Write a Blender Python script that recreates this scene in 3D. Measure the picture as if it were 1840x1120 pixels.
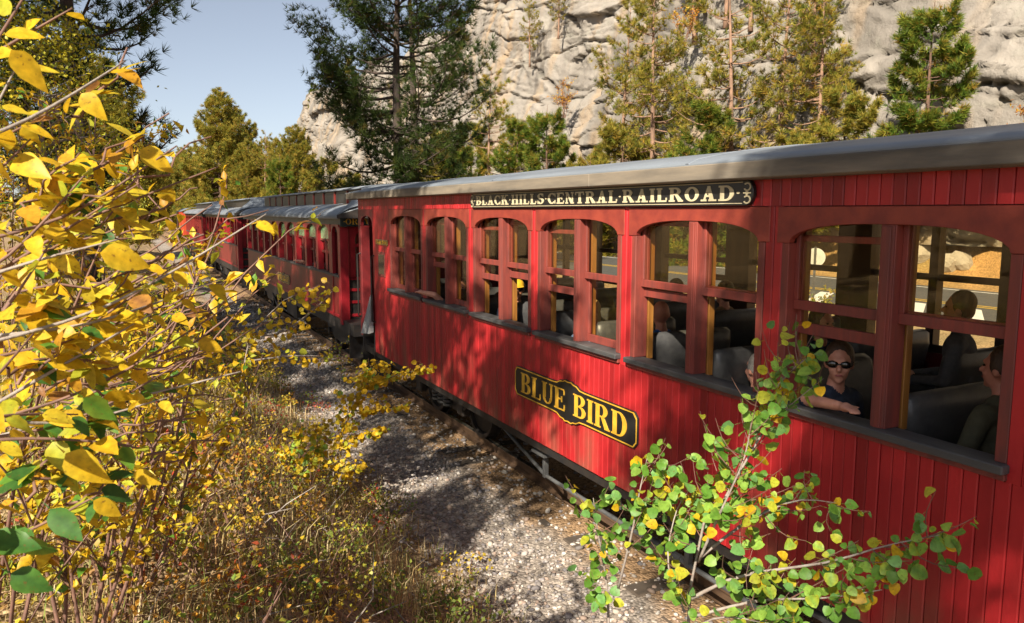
import bpy, bmesh, math, random
import numpy as np
from mathutils import Vector, Matrix
for o in list(bpy.data.objects): bpy.data.objects.remove(o)
SC = bpy.context.scene
R = math.radians

# ------------------------------------------------------------------ camera
CAM = np.array([0.0, 0.0, 3.15]); FPX = 1400.0
PITCH = math.atan(180 / FPX); YAW = math.atan(698 * math.cos(PITCH) / FPX)
FW = np.array([math.sin(YAW) * math.cos(PITCH), math.cos(YAW) * math.cos(PITCH), -math.sin(PITCH)])
RT = np.array([math.cos(YAW), -math.sin(YAW), 0.0]); UP = np.cross(RT, FW)
cd = bpy.data.cameras.new('camera'); cam = bpy.data.objects.new('camera', cd); SC.collection.objects.link(cam)
cd.sensor_width = 36; cd.lens = FPX / 1840 * 36; cd.clip_start = .05; cd.clip_end = 3000
M = Matrix(((RT[0], UP[0], -FW[0], CAM[0]), (RT[1], UP[1], -FW[1], CAM[1]), (RT[2], UP[2], -FW[2], CAM[2]), (0, 0, 0, 1)))
cam.matrix_world = M; SC.camera = cam
cd.dof.use_dof = True; cd.dof.focus_distance = 5.5; cd.dof.aperture_fstop = 13.0

# ------------------------------------------------------------------ sky, sun, exposure
SUN_EL = R(37); LDIR = np.array([.76, .65])          # horizontal travel of the sunlight: away from the camera, to the right
LDIR = LDIR / np.linalg.norm(LDIR)
TOSUN = Vector((-LDIR[0] * math.cos(SUN_EL), -LDIR[1] * math.cos(SUN_EL), math.sin(SUN_EL)))
w = bpy.data.worlds.new('World'); SC.world = w; w.use_nodes = True
nt = w.node_tree; bg = nt.nodes['Background']; bg.inputs[1].default_value = .060
sky = nt.nodes.new('ShaderNodeTexSky'); sky.sky_type = 'NISHITA'; sky.sun_disc = False
sky.sun_elevation = SUN_EL; sky.sun_rotation = math.atan2(TOSUN.x, TOSUN.y)
sky.air_density = .9; sky.dust_density = 2.4; sky.ozone_density = 1.0; sky.altitude = 1400
hsv = nt.nodes.new('ShaderNodeHueSaturation'); hsv.inputs['Saturation'].default_value = .58
nt.links.new(sky.outputs[0], hsv.inputs['Color']); nt.links.new(hsv.outputs[0], bg.inputs[0])
sl = bpy.data.lights.new('sun', 'SUN'); sl.energy = 5.0; sl.angle = R(.55); sl.color = (1, .90, .74)
so = bpy.data.objects.new('sun', sl); SC.collection.objects.link(so)
so.rotation_euler = TOSUN.to_track_quat('Z', 'Y').to_euler()
vs = SC.view_settings; vs.view_transform = 'Standard'; vs.look = 'None'; vs.gamma = 1; vs.exposure = 1.18
SC.cycles.use_denoising = True; SC.cycles.max_bounces = 8; SC.cycles.transparent_max_bounces = 24
SC.cycles.sample_clamp_indirect = 6

# ------------------------------------------------------------------ helpers
rnd = random.Random(7); rng = np.random.default_rng(11)
COL = SC.collection
W = {}
def at(px, py, depth):
    "a point of the place seen at that pixel of the 1840 px photograph, at a real depth in metres"
    return CAM + (FW + RT * (px - 920) / FPX + UP * (560 - py) / FPX) * depth
def tag(o, label=None, cat=None, group=None, kind=None):
    if label: o['label'] = label
    if cat: o['category'] = cat
    if group: o['group'] = group
    if kind: o['kind'] = kind
    return o
def empty(name, loc, label=None, cat=None, group=None):
    o = bpy.data.objects.new(name, None); COL.objects.link(o); o.location = loc; o.empty_display_size = .2
    W[o.name] = Vector(loc); return tag(o, label, cat, group)
def link(name, me, parent=None, loc=None):
    o = bpy.data.objects.new(name, me); COL.objects.link(o)
    if parent is not None: o.parent = parent
    if loc is not None: o.location = loc
    return o
class MB:
    def __init__(s): s.v = []; s.f = []
    def add(s, vs, fs):
        k = len(s.v); s.v += [tuple(map(float, p)) for p in vs]; s.f += [tuple(i + k for i in f) for f in fs]; return s
    def box(s, x0, x1, y0, y1, z0, z1):
        if x0 > x1: x0, x1 = x1, x0
        if y0 > y1: y0, y1 = y1, y0
        if z0 > z1: z0, z1 = z1, z0
        return s.add([(x0,y0,z0),(x1,y0,z0),(x1,y1,z0),(x0,y1,z0),(x0,y0,z1),(x1,y0,z1),(x1,y1,z1),(x0,y1,z1)],
              [(3,2,1,0),(4,5,6,7),(0,1,5,4),(1,2,6,5),(2,3,7,6),(3,0,4,7)])
    def prism(s, poly, axis, a, b):
        n = len(poly)
        def P(u, v, w): return (w, u, v) if axis == 'x' else ((u, w, v) if axis == 'y' else (u, v, w))
        vs = [P(u, v, a) for u, v in poly] + [P(u, v, b) for u, v in poly]
        return s.add(vs, [tuple(range(n))[::-1], tuple(range(n, 2 * n))] + [(i, (i + 1) % n, (i + 1) % n + n, i + n) for i in range(n)])
    def tube(s, pts, rad, n=6, cap=True):
        pts = [Vector(p) for p in pts]; m = len(pts)
        if not hasattr(rad, '__len__'): rad = [rad] * m
        vs = []; ref = Vector((.31, .17, .93))
        for i, p in enumerate(pts):
            d = (pts[min(i + 1, m - 1)] - pts[max(i - 1, 0)]).normalized()
            u = d.cross(ref)
            if u.length < 1e-3: u = d.cross(Vector((1, 0, 0)))
            u.normalize(); v = d.cross(u)
            for k in range(n):
                a = 2 * math.pi * k / n; vs.append(p + (u * math.cos(a) + v * math.sin(a)) * rad[i])
        fs = [(i*n+k, i*n+(k+1) % n, (i+1)*n+(k+1) % n, (i+1)*n+k) for i in range(m-1) for k in range(n)]
        if cap: fs += [tuple(range(n))[::-1], tuple(range((m-1)*n, m*n))]
        return s.add(vs, fs)
    def ellipsoid(s, c, r, nu=12, nv=8, rot=None):
        vs = [];
        for j in range(nv + 1):
            t = math.pi * j / nv
            for i in range(nu):
                a = 2 * math.pi * i / nu
                p = Vector((r[0]*math.sin(t)*math.cos(a), r[1]*math.sin(t)*math.sin(a), r[2]*math.cos(t)))
                if rot: p = rot @ p
                vs.append(Vector(c) + p)
        fs = [(j*nu+i, (j+1)*nu+i, (j+1)*nu+(i+1) % nu, j*nu+(i+1) % nu) for j in range(nv) for i in range(nu)]
        return s.add(vs, fs)
    def grid(s, rows):
        n = len(rows[0]); vs = [p for r in rows for p in r]
        return s.add(vs, [(i*n+j, i*n+j+1, (i+1)*n+j+1, (i+1)*n+j) for i in range(len(rows)-1) for j in range(n-1)])
    def lathe_x(s, c, prof, n=28):
        "profile of (x offset, radius) turned about the x axis"
        rows = [[(c[0]+x, c[1]+r*math.cos(2*math.pi*k/n), c[2]+r*math.sin(2*math.pi*k/n)) for k in range(n+1)] for x, r in prof]
        return s.grid(rows)
    def build(s, name, mat, parent=None, smooth=False, bevel=0, sub=None, kind=None):
        me = bpy.data.meshes.new(name)
        off = W[parent.name] if parent is not None and parent.name in W else Vector((0, 0, 0))
        me.from_pydata([(x-off.x, y-off.y, z-off.z) for x, y, z in s.v], [], s.f)
        if mat is not None: me.materials.append(mat)
        me.validate()
        bm = bmesh.new(); bm.from_mesh(me); bmesh.ops.recalc_face_normals(bm, faces=bm.faces); bm.to_mesh(me); bm.free()
        if smooth:
            me.polygons.foreach_set('use_smooth', [True] * len(me.polygons))
        o = link(name, me, parent); W[o.name] = off
        if bevel:
            b = o.modifiers.new('bevel', 'BEVEL'); b.width = bevel; b.segments = 1; b.limit_method = 'ANGLE'
        if kind: o['kind'] = kind
        return o
def np_mesh(name, verts, faces, mat, parent=None, col=None, smooth=False, mats=None):
    "verts (N,3), faces (M,k) all with k corners"
    verts = np.asarray(verts, dtype=np.float32); faces = np.asarray(faces, dtype=np.int32)
    if parent is not None and parent.name in W: verts = verts - np.array(W[parent.name], dtype=np.float32)
    me = bpy.data.meshes.new(name); k = faces.shape[1]
    me.vertices.add(len(verts)); me.vertices.foreach_set('co', verts.ravel())
    me.loops.add(faces.size); me.loops.foreach_set('vertex_index', faces.ravel())
    me.polygons.add(len(faces)); me.polygons.foreach_set('loop_start', np.arange(0, faces.size, k, dtype=np.int32))
    if smooth: me.polygons.foreach_set('use_smooth', np.ones(len(faces), dtype=bool))
    me.update(calc_edges=True)
    if col is not None:
        at_ = me.color_attributes.new('Col', 'FLOAT_COLOR', 'POINT')
        c4 = np.ones((len(verts), 4), dtype=np.float32); c4[:, :3] = col; at_.data.foreach_set('color', c4.ravel())
    if mat is not None: me.materials.append(mat)
    o = link(name, me, parent)
    if parent is not None and parent.name in W: W[o.name] = W[parent.name]
    return o
def frames(d, n):
    "orthonormal frames from leaf axes d and rough normals n: columns side, axis, normal"
    d = d / np.linalg.norm(d, axis=1, keepdims=True)
    x = np.cross(d, n); x /= np.linalg.norm(x, axis=1, keepdims=True) + 1e-9
    z = np.cross(x, d)
    return np.stack([x, d, z], axis=2)
def scatter(tv, tf, pos, F, size, col=None, colvar=None):
    "copies of a template (verts tv, faces tf) joined: pos (N,3), frames F (N,3,3), size (N,) or (N,3)"
    N = len(pos); V = len(tv); size = np.asarray(size)
    if size.ndim == 1: size = np.repeat(size[:, None], 3, axis=1)
    vv = np.einsum('nij,nvj->nvi', F, tv[None] * size[:, None, :]) + pos[:, None, :]
    ff = (tf[None] + (np.arange(N) * V)[:, None, None])
    cc = None if col is None else np.repeat(col, V, axis=0)
    return vv.reshape(-1, 3), ff.reshape(-1, tf.shape[1]), cc
def rand_dirs(n, r=rng):
    v = r.normal(size=(n, 3)); return v / np.linalg.norm(v, axis=1, keepdims=True)
def _hash(ix, iy, s=0):
    h = np.sin(ix * 127.1 + iy * 311.7 + s * 74.7) * 43758.5453
    return h - np.floor(h)
def vnoise(x, y, s=0):
    ix = np.floor(x); iy = np.floor(y); fx = x - ix; fy = y - iy
    fx = fx*fx*(3-2*fx); fy = fy*fy*(3-2*fy)
    return (_hash(ix,iy,s)*(1-fx)+_hash(ix+1,iy,s)*fx)*(1-fy)+(_hash(ix,iy+1,s)*(1-fx)+_hash(ix+1,iy+1,s)*fx)*fy
def fbm(x, y, oct=4, s=0):
    a = 0; k = 1; t = 0
    for i in range(oct):
        a = a + k * vnoise(x*2**i + 17*i, y*2**i - 9*i, s + i); t += k; k *= .5
    return a / t
def sstep(t): t = np.clip(t, 0, 1); return t*t*(3-2*t)

# ------------------------------------------------------------------ materials
MT = {}
def mat(name, c1, c2=None, rough=.6, scale=6, metal=0, bump=0, bscale=30, spec=.5, stretch=(1,1,1), detail=6, objvar=0, lo=.35, hi=.65, coat=0, bdist=.01, dust=None):
    m = bpy.data.materials.new(name); m.use_nodes = True; n = m.node_tree.nodes; L = m.node_tree.links
    b = n['Principled BSDF']; b.inputs['Roughness'].default_value = rough; b.inputs['Metallic'].default_value = metal
    b.inputs['Specular IOR Level'].default_value = spec; b.inputs['Coat Weight'].default_value = coat; b.inputs['Coat Roughness'].default_value = .15
    c2 = c2 or tuple(x * .72 for x in c1)
    g = n.new('ShaderNodeNewGeometry'); mp = n.new('ShaderNodeMapping'); mp.inputs['Scale'].default_value = stretch
    L.new(g.outputs['Position'], mp.inputs[0])
    t = n.new('ShaderNodeTexNoise'); t.inputs['Scale'].default_value = scale; t.inputs['Detail'].default_value = detail; t.inputs['Roughness'].default_value = .62
    L.new(mp.outputs[0], t.inputs['Vector'])
    r = n.new('ShaderNodeMapRange'); r.inputs[1].default_value = lo; r.inputs[2].default_value = hi; L.new(t.outputs['Fac'], r.inputs[0])
    mx = n.new('ShaderNodeMix'); mx.data_type = 'RGBA'; mx.inputs[6].default_value = (*c1, 1); mx.inputs[7].default_value = (*c2, 1)
    L.new(r.outputs[0], mx.inputs[0]); out = mx.outputs[2]
    if objvar:
        oi = n.new('ShaderNodeObjectInfo'); mr = n.new('ShaderNodeMapRange'); mr.inputs[3].default_value = 1 - objvar; mr.inputs[4].default_value = 1 + objvar
        L.new(oi.outputs['Random'], mr.inputs[0])
        hs = n.new('ShaderNodeHueSaturation'); L.new(mr.outputs[0], hs.inputs['Value']); L.new(out, hs.inputs['Color']); out = hs.outputs[0]
    if dust:
        sz = n.new('ShaderNodeSeparateXYZ'); L.new(g.outputs['Position'], sz.inputs[0])
        t3 = n.new('ShaderNodeTexNoise'); t3.inputs['Scale'].default_value = 4; t3.inputs['Detail'].default_value = 8; L.new(mp.outputs[0], t3.inputs['Vector'])
        r1 = n.new('ShaderNodeMapRange'); r1.inputs[1].default_value = dust[1]; r1.inputs[2].default_value = dust[0]; r1.inputs[3].default_value = 0; r1.inputs[4].default_value = .9; L.new(sz.outputs[2], r1.inputs[0])
        r2 = n.new('ShaderNodeMapRange'); r2.inputs[1].default_value = .42; r2.inputs[2].default_value = .72; L.new(t3.outputs['Fac'], r2.inputs[0])
        mu = n.new('ShaderNodeMath'); mu.operation = 'MULTIPLY'; L.new(r1.outputs[0], mu.inputs[0]); L.new(r2.outputs[0], mu.inputs[1])
        md = n.new('ShaderNodeMix'); md.data_type = 'RGBA'; L.new(mu.outputs[0], md.inputs[0]); L.new(out, md.inputs[6]); md.inputs[7].default_value = (.20, .095, .06, 1); out = md.outputs[2]
    L.new(out, b.inputs['Base Color'])
    if bump:
        t2 = n.new('ShaderNodeTexNoise'); t2.inputs['Scale'].default_value = bscale; t2.inputs['Detail'].default_value = 5
        L.new(mp.outputs[0], t2.inputs['Vector'])
        bp = n.new('ShaderNodeBump'); bp.inputs['Strength'].default_value = bump; bp.inputs['Distance'].default_value = bdist
        L.new(t2.outputs['Fac'], bp.inputs['Height']); L.new(bp.outputs[0], b.inputs['Normal'])
    MT[name] = m; return m
def leafmat(name, trans=.45, rough=.5, spec=.3, spots=False):
    m = bpy.data.materials.new(name); m.use_nodes = True; n = m.node_tree.nodes; L = m.node_tree.links
    b = n['Principled BSDF']; b.inputs['Roughness'].default_value = rough; b.inputs['Specular IOR Level'].default_value = spec
    a = n.new('ShaderNodeAttribute'); a.attribute_name = 'Col'
    g = n.new('ShaderNodeNewGeometry'); t = n.new('ShaderNodeTexNoise'); t.inputs['Scale'].default_value = 90; L.new(g.outputs['Position'], t.inputs['Vector'])
    mr = n.new('ShaderNodeMapRange'); mr.inputs[1].default_value = .3; mr.inputs[2].default_value = .7; mr.inputs[3].default_value = .78; mr.inputs[4].default_value = 1.15; L.new(t.outputs['Fac'], mr.inputs[0])
    hs = n.new('ShaderNodeHueSaturation'); L.new(mr.outputs[0], hs.inputs['Value']); L.new(a.outputs['Color'], hs.inputs['Color'])
    out = hs.outputs[0]
    if spots:
        t2 = n.new('ShaderNodeTexNoise'); t2.inputs['Scale'].default_value = 130; t2.inputs['Detail'].default_value = 2; L.new(g.outputs['Position'], t2.inputs['Vector'])
        m2 = n.new('ShaderNodeMapRange'); m2.inputs[1].default_value = .63; m2.inputs[2].default_value = .72; m2.inputs[4].default_value = .75; L.new(t2.outputs['Fac'], m2.inputs[0])
        mx2 = n.new('ShaderNodeMix'); mx2.data_type = 'RGBA'; L.new(m2.outputs[0], mx2.inputs[0]); L.new(out, mx2.inputs[6]); mx2.inputs[7].default_value = (.16, .07, .02, 1); out = mx2.outputs[2]
    L.new(out, b.inputs['Base Color'])
    tr = n.new('ShaderNodeBsdfTranslucent'); L.new(out, tr.inputs[0])
    mx = n.new('ShaderNodeMixShader'); mx.inputs[0].default_value = trans
    L.new(b.outputs[0], mx.inputs[1]); L.new(tr.outputs[0], mx.inputs[2]); L.new(mx.outputs[0], n['Material Output'].inputs[0])
    MT[name] = m; return m
def glassmat(name, tint, gloss):
    m = bpy.data.materials.new(name); m.use_nodes = True; n = m.node_tree.nodes; L = m.node_tree.links
    n.remove(n['Principled BSDF'])
    t = n.new('ShaderNodeBsdfTransparent'); t.inputs[0].default_value = (*tint, 1)
    g = n.new('ShaderNodeBsdfGlossy'); g.inputs['Roughness'].default_value = .03
    lw = n.new('ShaderNodeLayerWeight'); lw.inputs[0].default_value = .5
    pw = n.new('ShaderNodeMath'); pw.operation = 'POWER'; pw.inputs[1].default_value = 3.5; L.new(lw.outputs['Facing'], pw.inputs[0])
    ml = n.new('ShaderNodeMath'); ml.operation = 'MULTIPLY_ADD'; ml.inputs[1].default_value = gloss*.35; ml.inputs[2].default_value = .02; L.new(pw.outputs[0], ml.inputs[0])
    mx = n.new('ShaderNodeMixShader'); L.new(ml.outputs[0], mx.inputs[0]); L.new(t.outputs[0], mx.inputs[1]); L.new(g.outputs[0], mx.inputs[2])
    L.new(mx.outputs[0], n['Material Output'].inputs[0]); MT[name] = m; return m
red = mat('red_plank_paint', (.44, .019, .023), (.31, .013, .017), rough=.45, scale=2.2, stretch=(1, 1, .5), objvar=.27, bump=.15, bscale=60, dust=(.8, 1.5))
red2 = mat('faded_red_frame', (.30, .050, .030), (.20, .030, .023), rough=.5, scale=7, bump=.1, bscale=50)
jamb = mat('weathered_red_jamb', (.25, .045, .032), (.14, .036, .030), rough=.6, scale=14, stretch=(1, 1, .15), bump=.25, bscale=40)
sillm = mat('grey_sill_paint', (.040, .042, .047), (.095, .092, .09), rough=.55, scale=9, stretch=(1, .12, 1), bump=.3, bscale=30)
varn = mat('varnished_oak', (.33, .15, .035), (.20, .08, .018), rough=.3, scale=12, stretch=(1, 1, .12), coat=.4)
darkwood = mat('dark_walnut', (.06, .028, .014), (.035, .016, .009), rough=.4, scale=10, stretch=(1, 1, .15))
inred = mat('dark_vestibule_red', (.16, .012, .014), (.10, .01, .012), rough=.5, scale=5)
roofm = mat('grey_canvas_roof', (.20, .225, .26), (.13, .15, .18), rough=.5, scale=2.2, stretch=(1, .25, 1), bump=.2, bscale=14)
fascm = mat('weathered_eave_board', (.27, .225, .17), (.085, .078, .07), rough=.75, scale=4, stretch=(1, .12, 1), bump=.3, bscale=20)
darkfasc = mat('dark_green_fascia', (.035, .06, .058), (.02, .035, .036), rough=.45, scale=3)
black = mat('black_sign_paint', (.012, .012, .013), (.02, .02, .02), rough=.3, scale=4)
gold = mat('gold_leaf_lettering', (.72, .42, .045), (.60, .32, .03), rough=.35, scale=14)
cream = mat('cream_lettering', (.62, .55, .36), (.50, .43, .28), rough=.5, scale=14)
iron = mat('black_iron', (.022, .022, .025), (.045, .036, .03), rough=.5, scale=9, metal=.3, bump=.2, bscale=40)
greyiron = mat('grey_painted_iron', (.11, .115, .12), (.06, .06, .06), rough=.5, scale=9, bump=.2)
rust = mat('rusty_rail', (.13, .075, .04), (.075, .045, .03), rough=.7, scale=20, stretch=(1, .2, 1), bump=.3)
railtop = mat('worn_rail_top', (.42, .40, .37), (.30, .28, .26), rough=.25, metal=.9, scale=5, stretch=(1, .1, 1))
tie = mat('tarred_tie', (.10, .075, .055), (.055, .043, .034), rough=.9, scale=8, stretch=(.2, 1, 1), bump=.5)
leather = mat('black_leather', (.055, .055, .058), (.075, .075, .075), rough=.36, scale=20, bump=.15, bscale=120)
floorm = mat('coach_floor', (.06, .05, .045), rough=.6)
ceilm = mat('coach_ceiling', (.30, .24, .15), rough=.5)
glass = glassmat('window_glass', (.98, .96, .89), 1.0)
greenglass = mat('green_stained_glass', (.10, .30, .13), (.28, .42, .25), rough=.15, scale=30)
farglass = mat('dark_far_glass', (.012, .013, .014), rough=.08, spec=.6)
canvas = mat('grey_canvas_flap', (.36, .37, .37), (.24, .25, .26), rough=.85, scale=12, bump=.5, bscale=25)
orangem = mat('orange_red_paint', (.45, .06, .022), (.36, .045, .018), rough=.45, scale=3)
asph = mat('asphalt', (.075, .075, .078), (.055, .055, .057), rough=.9, scale=3, bump=.3, bscale=200)
whitep = mat('white_road_paint', (.72, .72, .70), (.55, .55, .53), rough=.7, scale=9)
yellowp = mat('yellow_road_paint', (.62, .40, .04), (.48, .30, .03), rough=.7, scale=9)
signback = mat('galvanised_sign', (.55, .57, .58), (.45, .47, .48), rough=.45, metal=.4)
skin = mat('skin', (.56, .27, .19), (.50, .22, .15), rough=.5, scale=20)
bark = mat('pine_bark', (.17, .095, .06), (.07, .048, .036), rough=.95, scale=9, stretch=(1, 1, .3), bump=.9, bscale=16, bdist=.03)
paleb = mat('orange_pine_bark', (.34, .20, .13), (.16, .10, .07), rough=.95, scale=7, stretch=(1, 1, .3), bump=.9, bscale=14, bdist=.03)
darkbark = mat('dark_pine_bark', (.085, .058, .046), (.04, .032, .028), rough=.95, scale=9, stretch=(1, 1, .3), bump=.9, bscale=16, bdist=.03)
twigm = mat('brown_twig', (.20, .105, .075), (.12, .065, .05), rough=.7, scale=30)
greytwig = mat('grey_twig', (.30, .265, .235), (.20, .16, .14), rough=.7, scale=40, bump=.3, bscale=100)
leafm = leafmat('broad_leaf', .42, .45, .3, True)
needlem = leafmat('pine_needles', .45, .6, .2)
treeleaf = leafmat('aspen_tree_leaf', .16, .5, .25)
grassm = leafmat('dry_grass', .5, .6, .2)

# ------------------------------------------------------------------ ground, track bed, road
EDGE = 2.75                                              # foot of the bank beside the ballast
def gz(X, Y):
    X = np.asarray(X, float); Y = np.asarray(Y, float)
    edge = EDGE + .28*(vnoise(Y*.45, Y*0+3.3)-.5)*2 + .35*sstep((Y-10)/12) 
    t = (edge - X) / 3.3
    keep = 1 - .45*sstep((Y-7)/14) - .3*sstep((Y-30)/30)
    bank = 1.75*sstep(t)*keep + .10*np.maximum(-1.5-X, 0)*keep
    bank += (fbm(X*1.3, Y*1.3, 4, 5)-.5)*.34*sstep(t*3)
    bed = -.17 - .10*sstep((4.0-X)/1.0)*(X < 4.2)
    z = np.where(X < edge, bed + bank, bed)
    r = sstep((X-8.2)/6.5)*.86
    z = np.where(X > 8.2, -.17 + r, z)
    hill = np.minimum(np.maximum(X-24.2, 0), 3.4)
    z = z + hill*.85*(.75+.5*fbm(X*.3, Y*.3, 3, 8))
    far = sstep((Y-140)/200)*7 * sstep((np.abs(X-4)-8)/30)
    z = z + far + np.where(np.abs(X-4) > 4, (fbm(X*.15, Y*.15, 3, 2)-.5)*.5*sstep((np.abs(X-12)-13)/8), 0)
    return z
xs = np.concatenate([np.linspace(-500, -60, 14)[:-1], np.linspace(-60, -6, 40)[:-1], np.linspace(-6, -2, 34)[:-1], np.linspace(-2, 4.4, 90)[:-1], np.linspace(4.4, 9, 16)[:-1], np.linspace(9, 40, 90)[:-1], np.linspace(40, 600, 16)])
ys = np.concatenate([np.linspace(-300, -12, 14)[:-1], np.linspace(-12, 0, 40)[:-1], np.linspace(0, 16, 180)[:-1], np.linspace(16, 60, 150)[:-1], np.linspace(60, 160, 70)[:-1], np.linspace(160, 900, 24)])
GX, GY = np.meshgrid(xs, ys); GZ = gz(GX, GY)
def ground_col(X, Y, Z):
    n = fbm(X*2.1, Y*2.1, 4, 21)[..., None]; n2 = fbm(X*.6, Y*.6, 3, 31)[..., None]
    dirt = np.array([.27, .19, .11])*(.6+.8*n); grav = np.array([.25, .215, .185])*(.7+.6*n)
    hill = (np.array([.36, .20, .085])*(1-n2) + np.array([.22, .17, .07])*n2)*(.6+.7*n)
    e = sstep((X - EDGE + .35 + .5*(n[..., 0]-.5))/.5)[..., None]; c = dirt*(1-e) + grav*e
    d_ = (sstep((X-3.55+.7*(n[..., 0]-.5))/.5)*(X < 9))[..., None]; c = c*(1-d_) + np.array([.27, .175, .10])*(.6+.7*n)*d_
    b = sstep((X-8.0)/1.5)[..., None]; c = c*(1-b) + hill*b
    return c
gcol = ground_col(GX, GY, GZ)
nx, ny = len(xs), len(ys)
idx = np.arange(nx*ny).reshape(ny, nx)
gf = np.stack([idx[:-1, :-1], idx[:-1, 1:], idx[1:, 1:], idx[1:, :-1]], axis=-1).reshape(-1, 4)
def groundmat():
    m = bpy.data.materials.new('ground'); m.use_nodes = True; n = m.node_tree.nodes; L = m.node_tree.links
    b = n['Principled BSDF']; b.inputs['Roughness'].default_value = .95; b.inputs['Specular IOR Level'].default_value = .1
    a = n.new('ShaderNodeAttribute'); a.attribute_name = 'Col'; g = n.new('ShaderNodeNewGeometry')
    v = n.new('ShaderNodeTexVoronoi'); v.inputs['Scale'].default_value = 38; L.new(g.outputs['Position'], v.inputs['Vector'])
    hs = n.new('ShaderNodeHueSaturation'); sp = n.new('ShaderNodeSeparateColor'); L.new(v.outputs['Color'], sp.inputs[0])
    mr = n.new('ShaderNodeMapRange'); mr.inputs[3].default_value = .55; mr.inputs[4].default_value = 1.5; L.new(sp.outputs[0], mr.inputs[0])
    L.new(mr.outputs[0], hs.inputs['Value']); L.new(a.outputs['Color'], hs.inputs['Color']); L.new(hs.outputs[0], b.inputs['Base Color'])
    bp = n.new('ShaderNodeBump'); bp.inputs['Strength'].default_value = .7; bp.inputs['Distance'].default_value = .02; bp.invert = True
    L.new(v.outputs['Distance'], bp.inputs['Height']); L.new(bp.outputs[0], b.inputs['Normal'])
    return m
ground = np_mesh('ground', np.stack([GX, GY, GZ], -1).reshape(-1, 3), gf, groundmat(), col=gcol.reshape(-1, 3), smooth=True)
tag(ground, kind='structure')
TRX = 5.1; GAUGE = .7175
for side in (-1, 1):
    x = TRX + side*GAUGE
    prof = [(-.065, -.14), (.065, -.14), (.065, -.127), (.012, -.108), (.012, -.04), (.035, -.03), (.035, -.004), (-.035, -.004), (-.035, -.03), (-.012, -.04), (-.012, -.108), (-.065, -.127)]
    m = MB(); m.prism([(x+a, b) for a, b in prof], 'y', -25, 160); rl = m.build('rail', rust)
    tag(rl, 'rusty steel rail on the near side under the red coaches' if side < 0 else 'rusty steel rail on the far side, hidden beneath the coaches', 'rail', 'rails of the track')
    m = MB(); m.box(x-.03, x+.03, -25, 160, -.0035, .0); m.build('rail_head', railtop, rl)
tb = MB().box(TRX-1.28, TRX+1.28, -.11, .11, -.33, -.166).build('tie_proto', tie, bevel=.012)
tme = tb.data; bpy.data.objects.remove(tb)
for i in range(38):
    y = 2 + i*.56
    o = link('railway_tie', tme); o.location = (rnd.uniform(-.04, .04), y, rnd.uniform(-.014, .006)); o.rotation_euler = (0, 0, 0)
    tag(o, 'tarred wooden railway tie under the rails', 'railway tie', 'ties under the track')
    b = o.modifiers.new('bevel', 'BEVEL'); b.width = .012; b.segments = 1
# gravel
def icosa():
    p = (1+5**.5)/2
    v = np.array([(-1,p,0),(1,p,0),(-1,-p,0),(1,-p,0),(0,-1,p),(0,1,p),(0,-1,-p),(0,1,-p),(p,0,-1),(p,0,1),(-p,0,-1),(-p,0,1)])/math.sqrt(1+p*p)
    f = np.array([(0,11,5),(0,5,1),(0,1,7),(0,7,10),(0,10,11),(1,5,9),(5,11,4),(11,10,2),(10,7,6),(7,1,8),(3,9,4),(3,4,2),(3,2,6),(3,6,8),(3,8,9),(4,9,5),(2,4,11),(6,2,10),(8,6,7),(9,8,1)])
    return v, f
IV, IF = icosa()
def stones(name, n, X, Y, size, col, label, cat, sink=.35):
    pos = np.stack([X, Y, gz(X, Y) + size*.25], -1)
    F = frames(rand_dirs(n), rand_dirs(n)); sc = size[:, None]*rng.uniform(.55, 1.15, size=(n, 3)); 
    vv = np.einsum('nij,nvj->nvi', F, (IV[None]*(1+rng.uniform(-.28, .28, size=(n, 12, 1))))*sc[:, None, :])
    vv[..., 2] *= .7; vv += pos[:, None, :]
    ff = (IF[None] + (np.arange(n)*12)[:, None, None]).reshape(-1, 3)
    o = np_mesh(name, vv.reshape(-1, 3), ff, gravm, col=np.repeat(col, 12, axis=0))
    return tag(o, label, cat, kind='stuff')
def attrmat(name, rough=.9, bump=0, bscale=60):
    m = bpy.data.materials.new(name); m.use_nodes = True; n = m.node_tree.nodes; L = m.node_tree.links
    b = n['Principled BSDF']; b.inputs['Roughness'].default_value = rough; b.inputs['Specular IOR Level'].default_value = .25
    a = n.new('ShaderNodeAttribute'); a.attribute_name = 'Col'; L.new(a.outputs['Color'], b.inputs['Base Color'])
    if bump:
        g = n.new('ShaderNodeNewGeometry'); t = n.new('ShaderNodeTexNoise'); t.inputs['Scale'].default_value = bscale; t.inputs['Detail'].default_value = 9; t.inputs['Roughness'].default_value = .7; L.new(g.outputs['Position'], t.inputs['Vector'])
        bp = n.new('ShaderNodeBump'); bp.inputs['Strength'].default_value = bump; bp.inputs['Distance'].default_value = .12; L.new(t.outputs['Fac'], bp.inputs['Height']); L.new(bp.outputs[0], b.inputs['Normal'])
    return m
gravm = attrmat('gravel_stone')
n = 19000
u = rng.random(n); Y = 2.5 + 27*u**1.7; X = rng.uniform(2.1, 4.75, n); far = (Y-2.5)/27
keep = (rng.random(n) < np.clip((X-2.15)/.65, .05, 1)) & ((X < 3.75) | (rng.random(n) < .35)); X, Y, far = X[keep], Y[keep], far[keep]; n = len(X)
size = rng.uniform(.011, .027, n)*(1+.9*far); big = rng.random(n) < .035; size[big] *= 1.8
base = np.array([[.40,.355,.33],[.30,.27,.26],[.46,.40,.34],[.22,.20,.205],[.36,.27,.22],[.52,.48,.44]])
col = base[rng.integers(0, 6, n)]*rng.uniform(.5, 1.05, (n, 1))
stones('ballast_gravel', n, X, Y, size, col, 'grey and pinkish crushed gravel strewn beside the rails', 'gravel')
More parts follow.
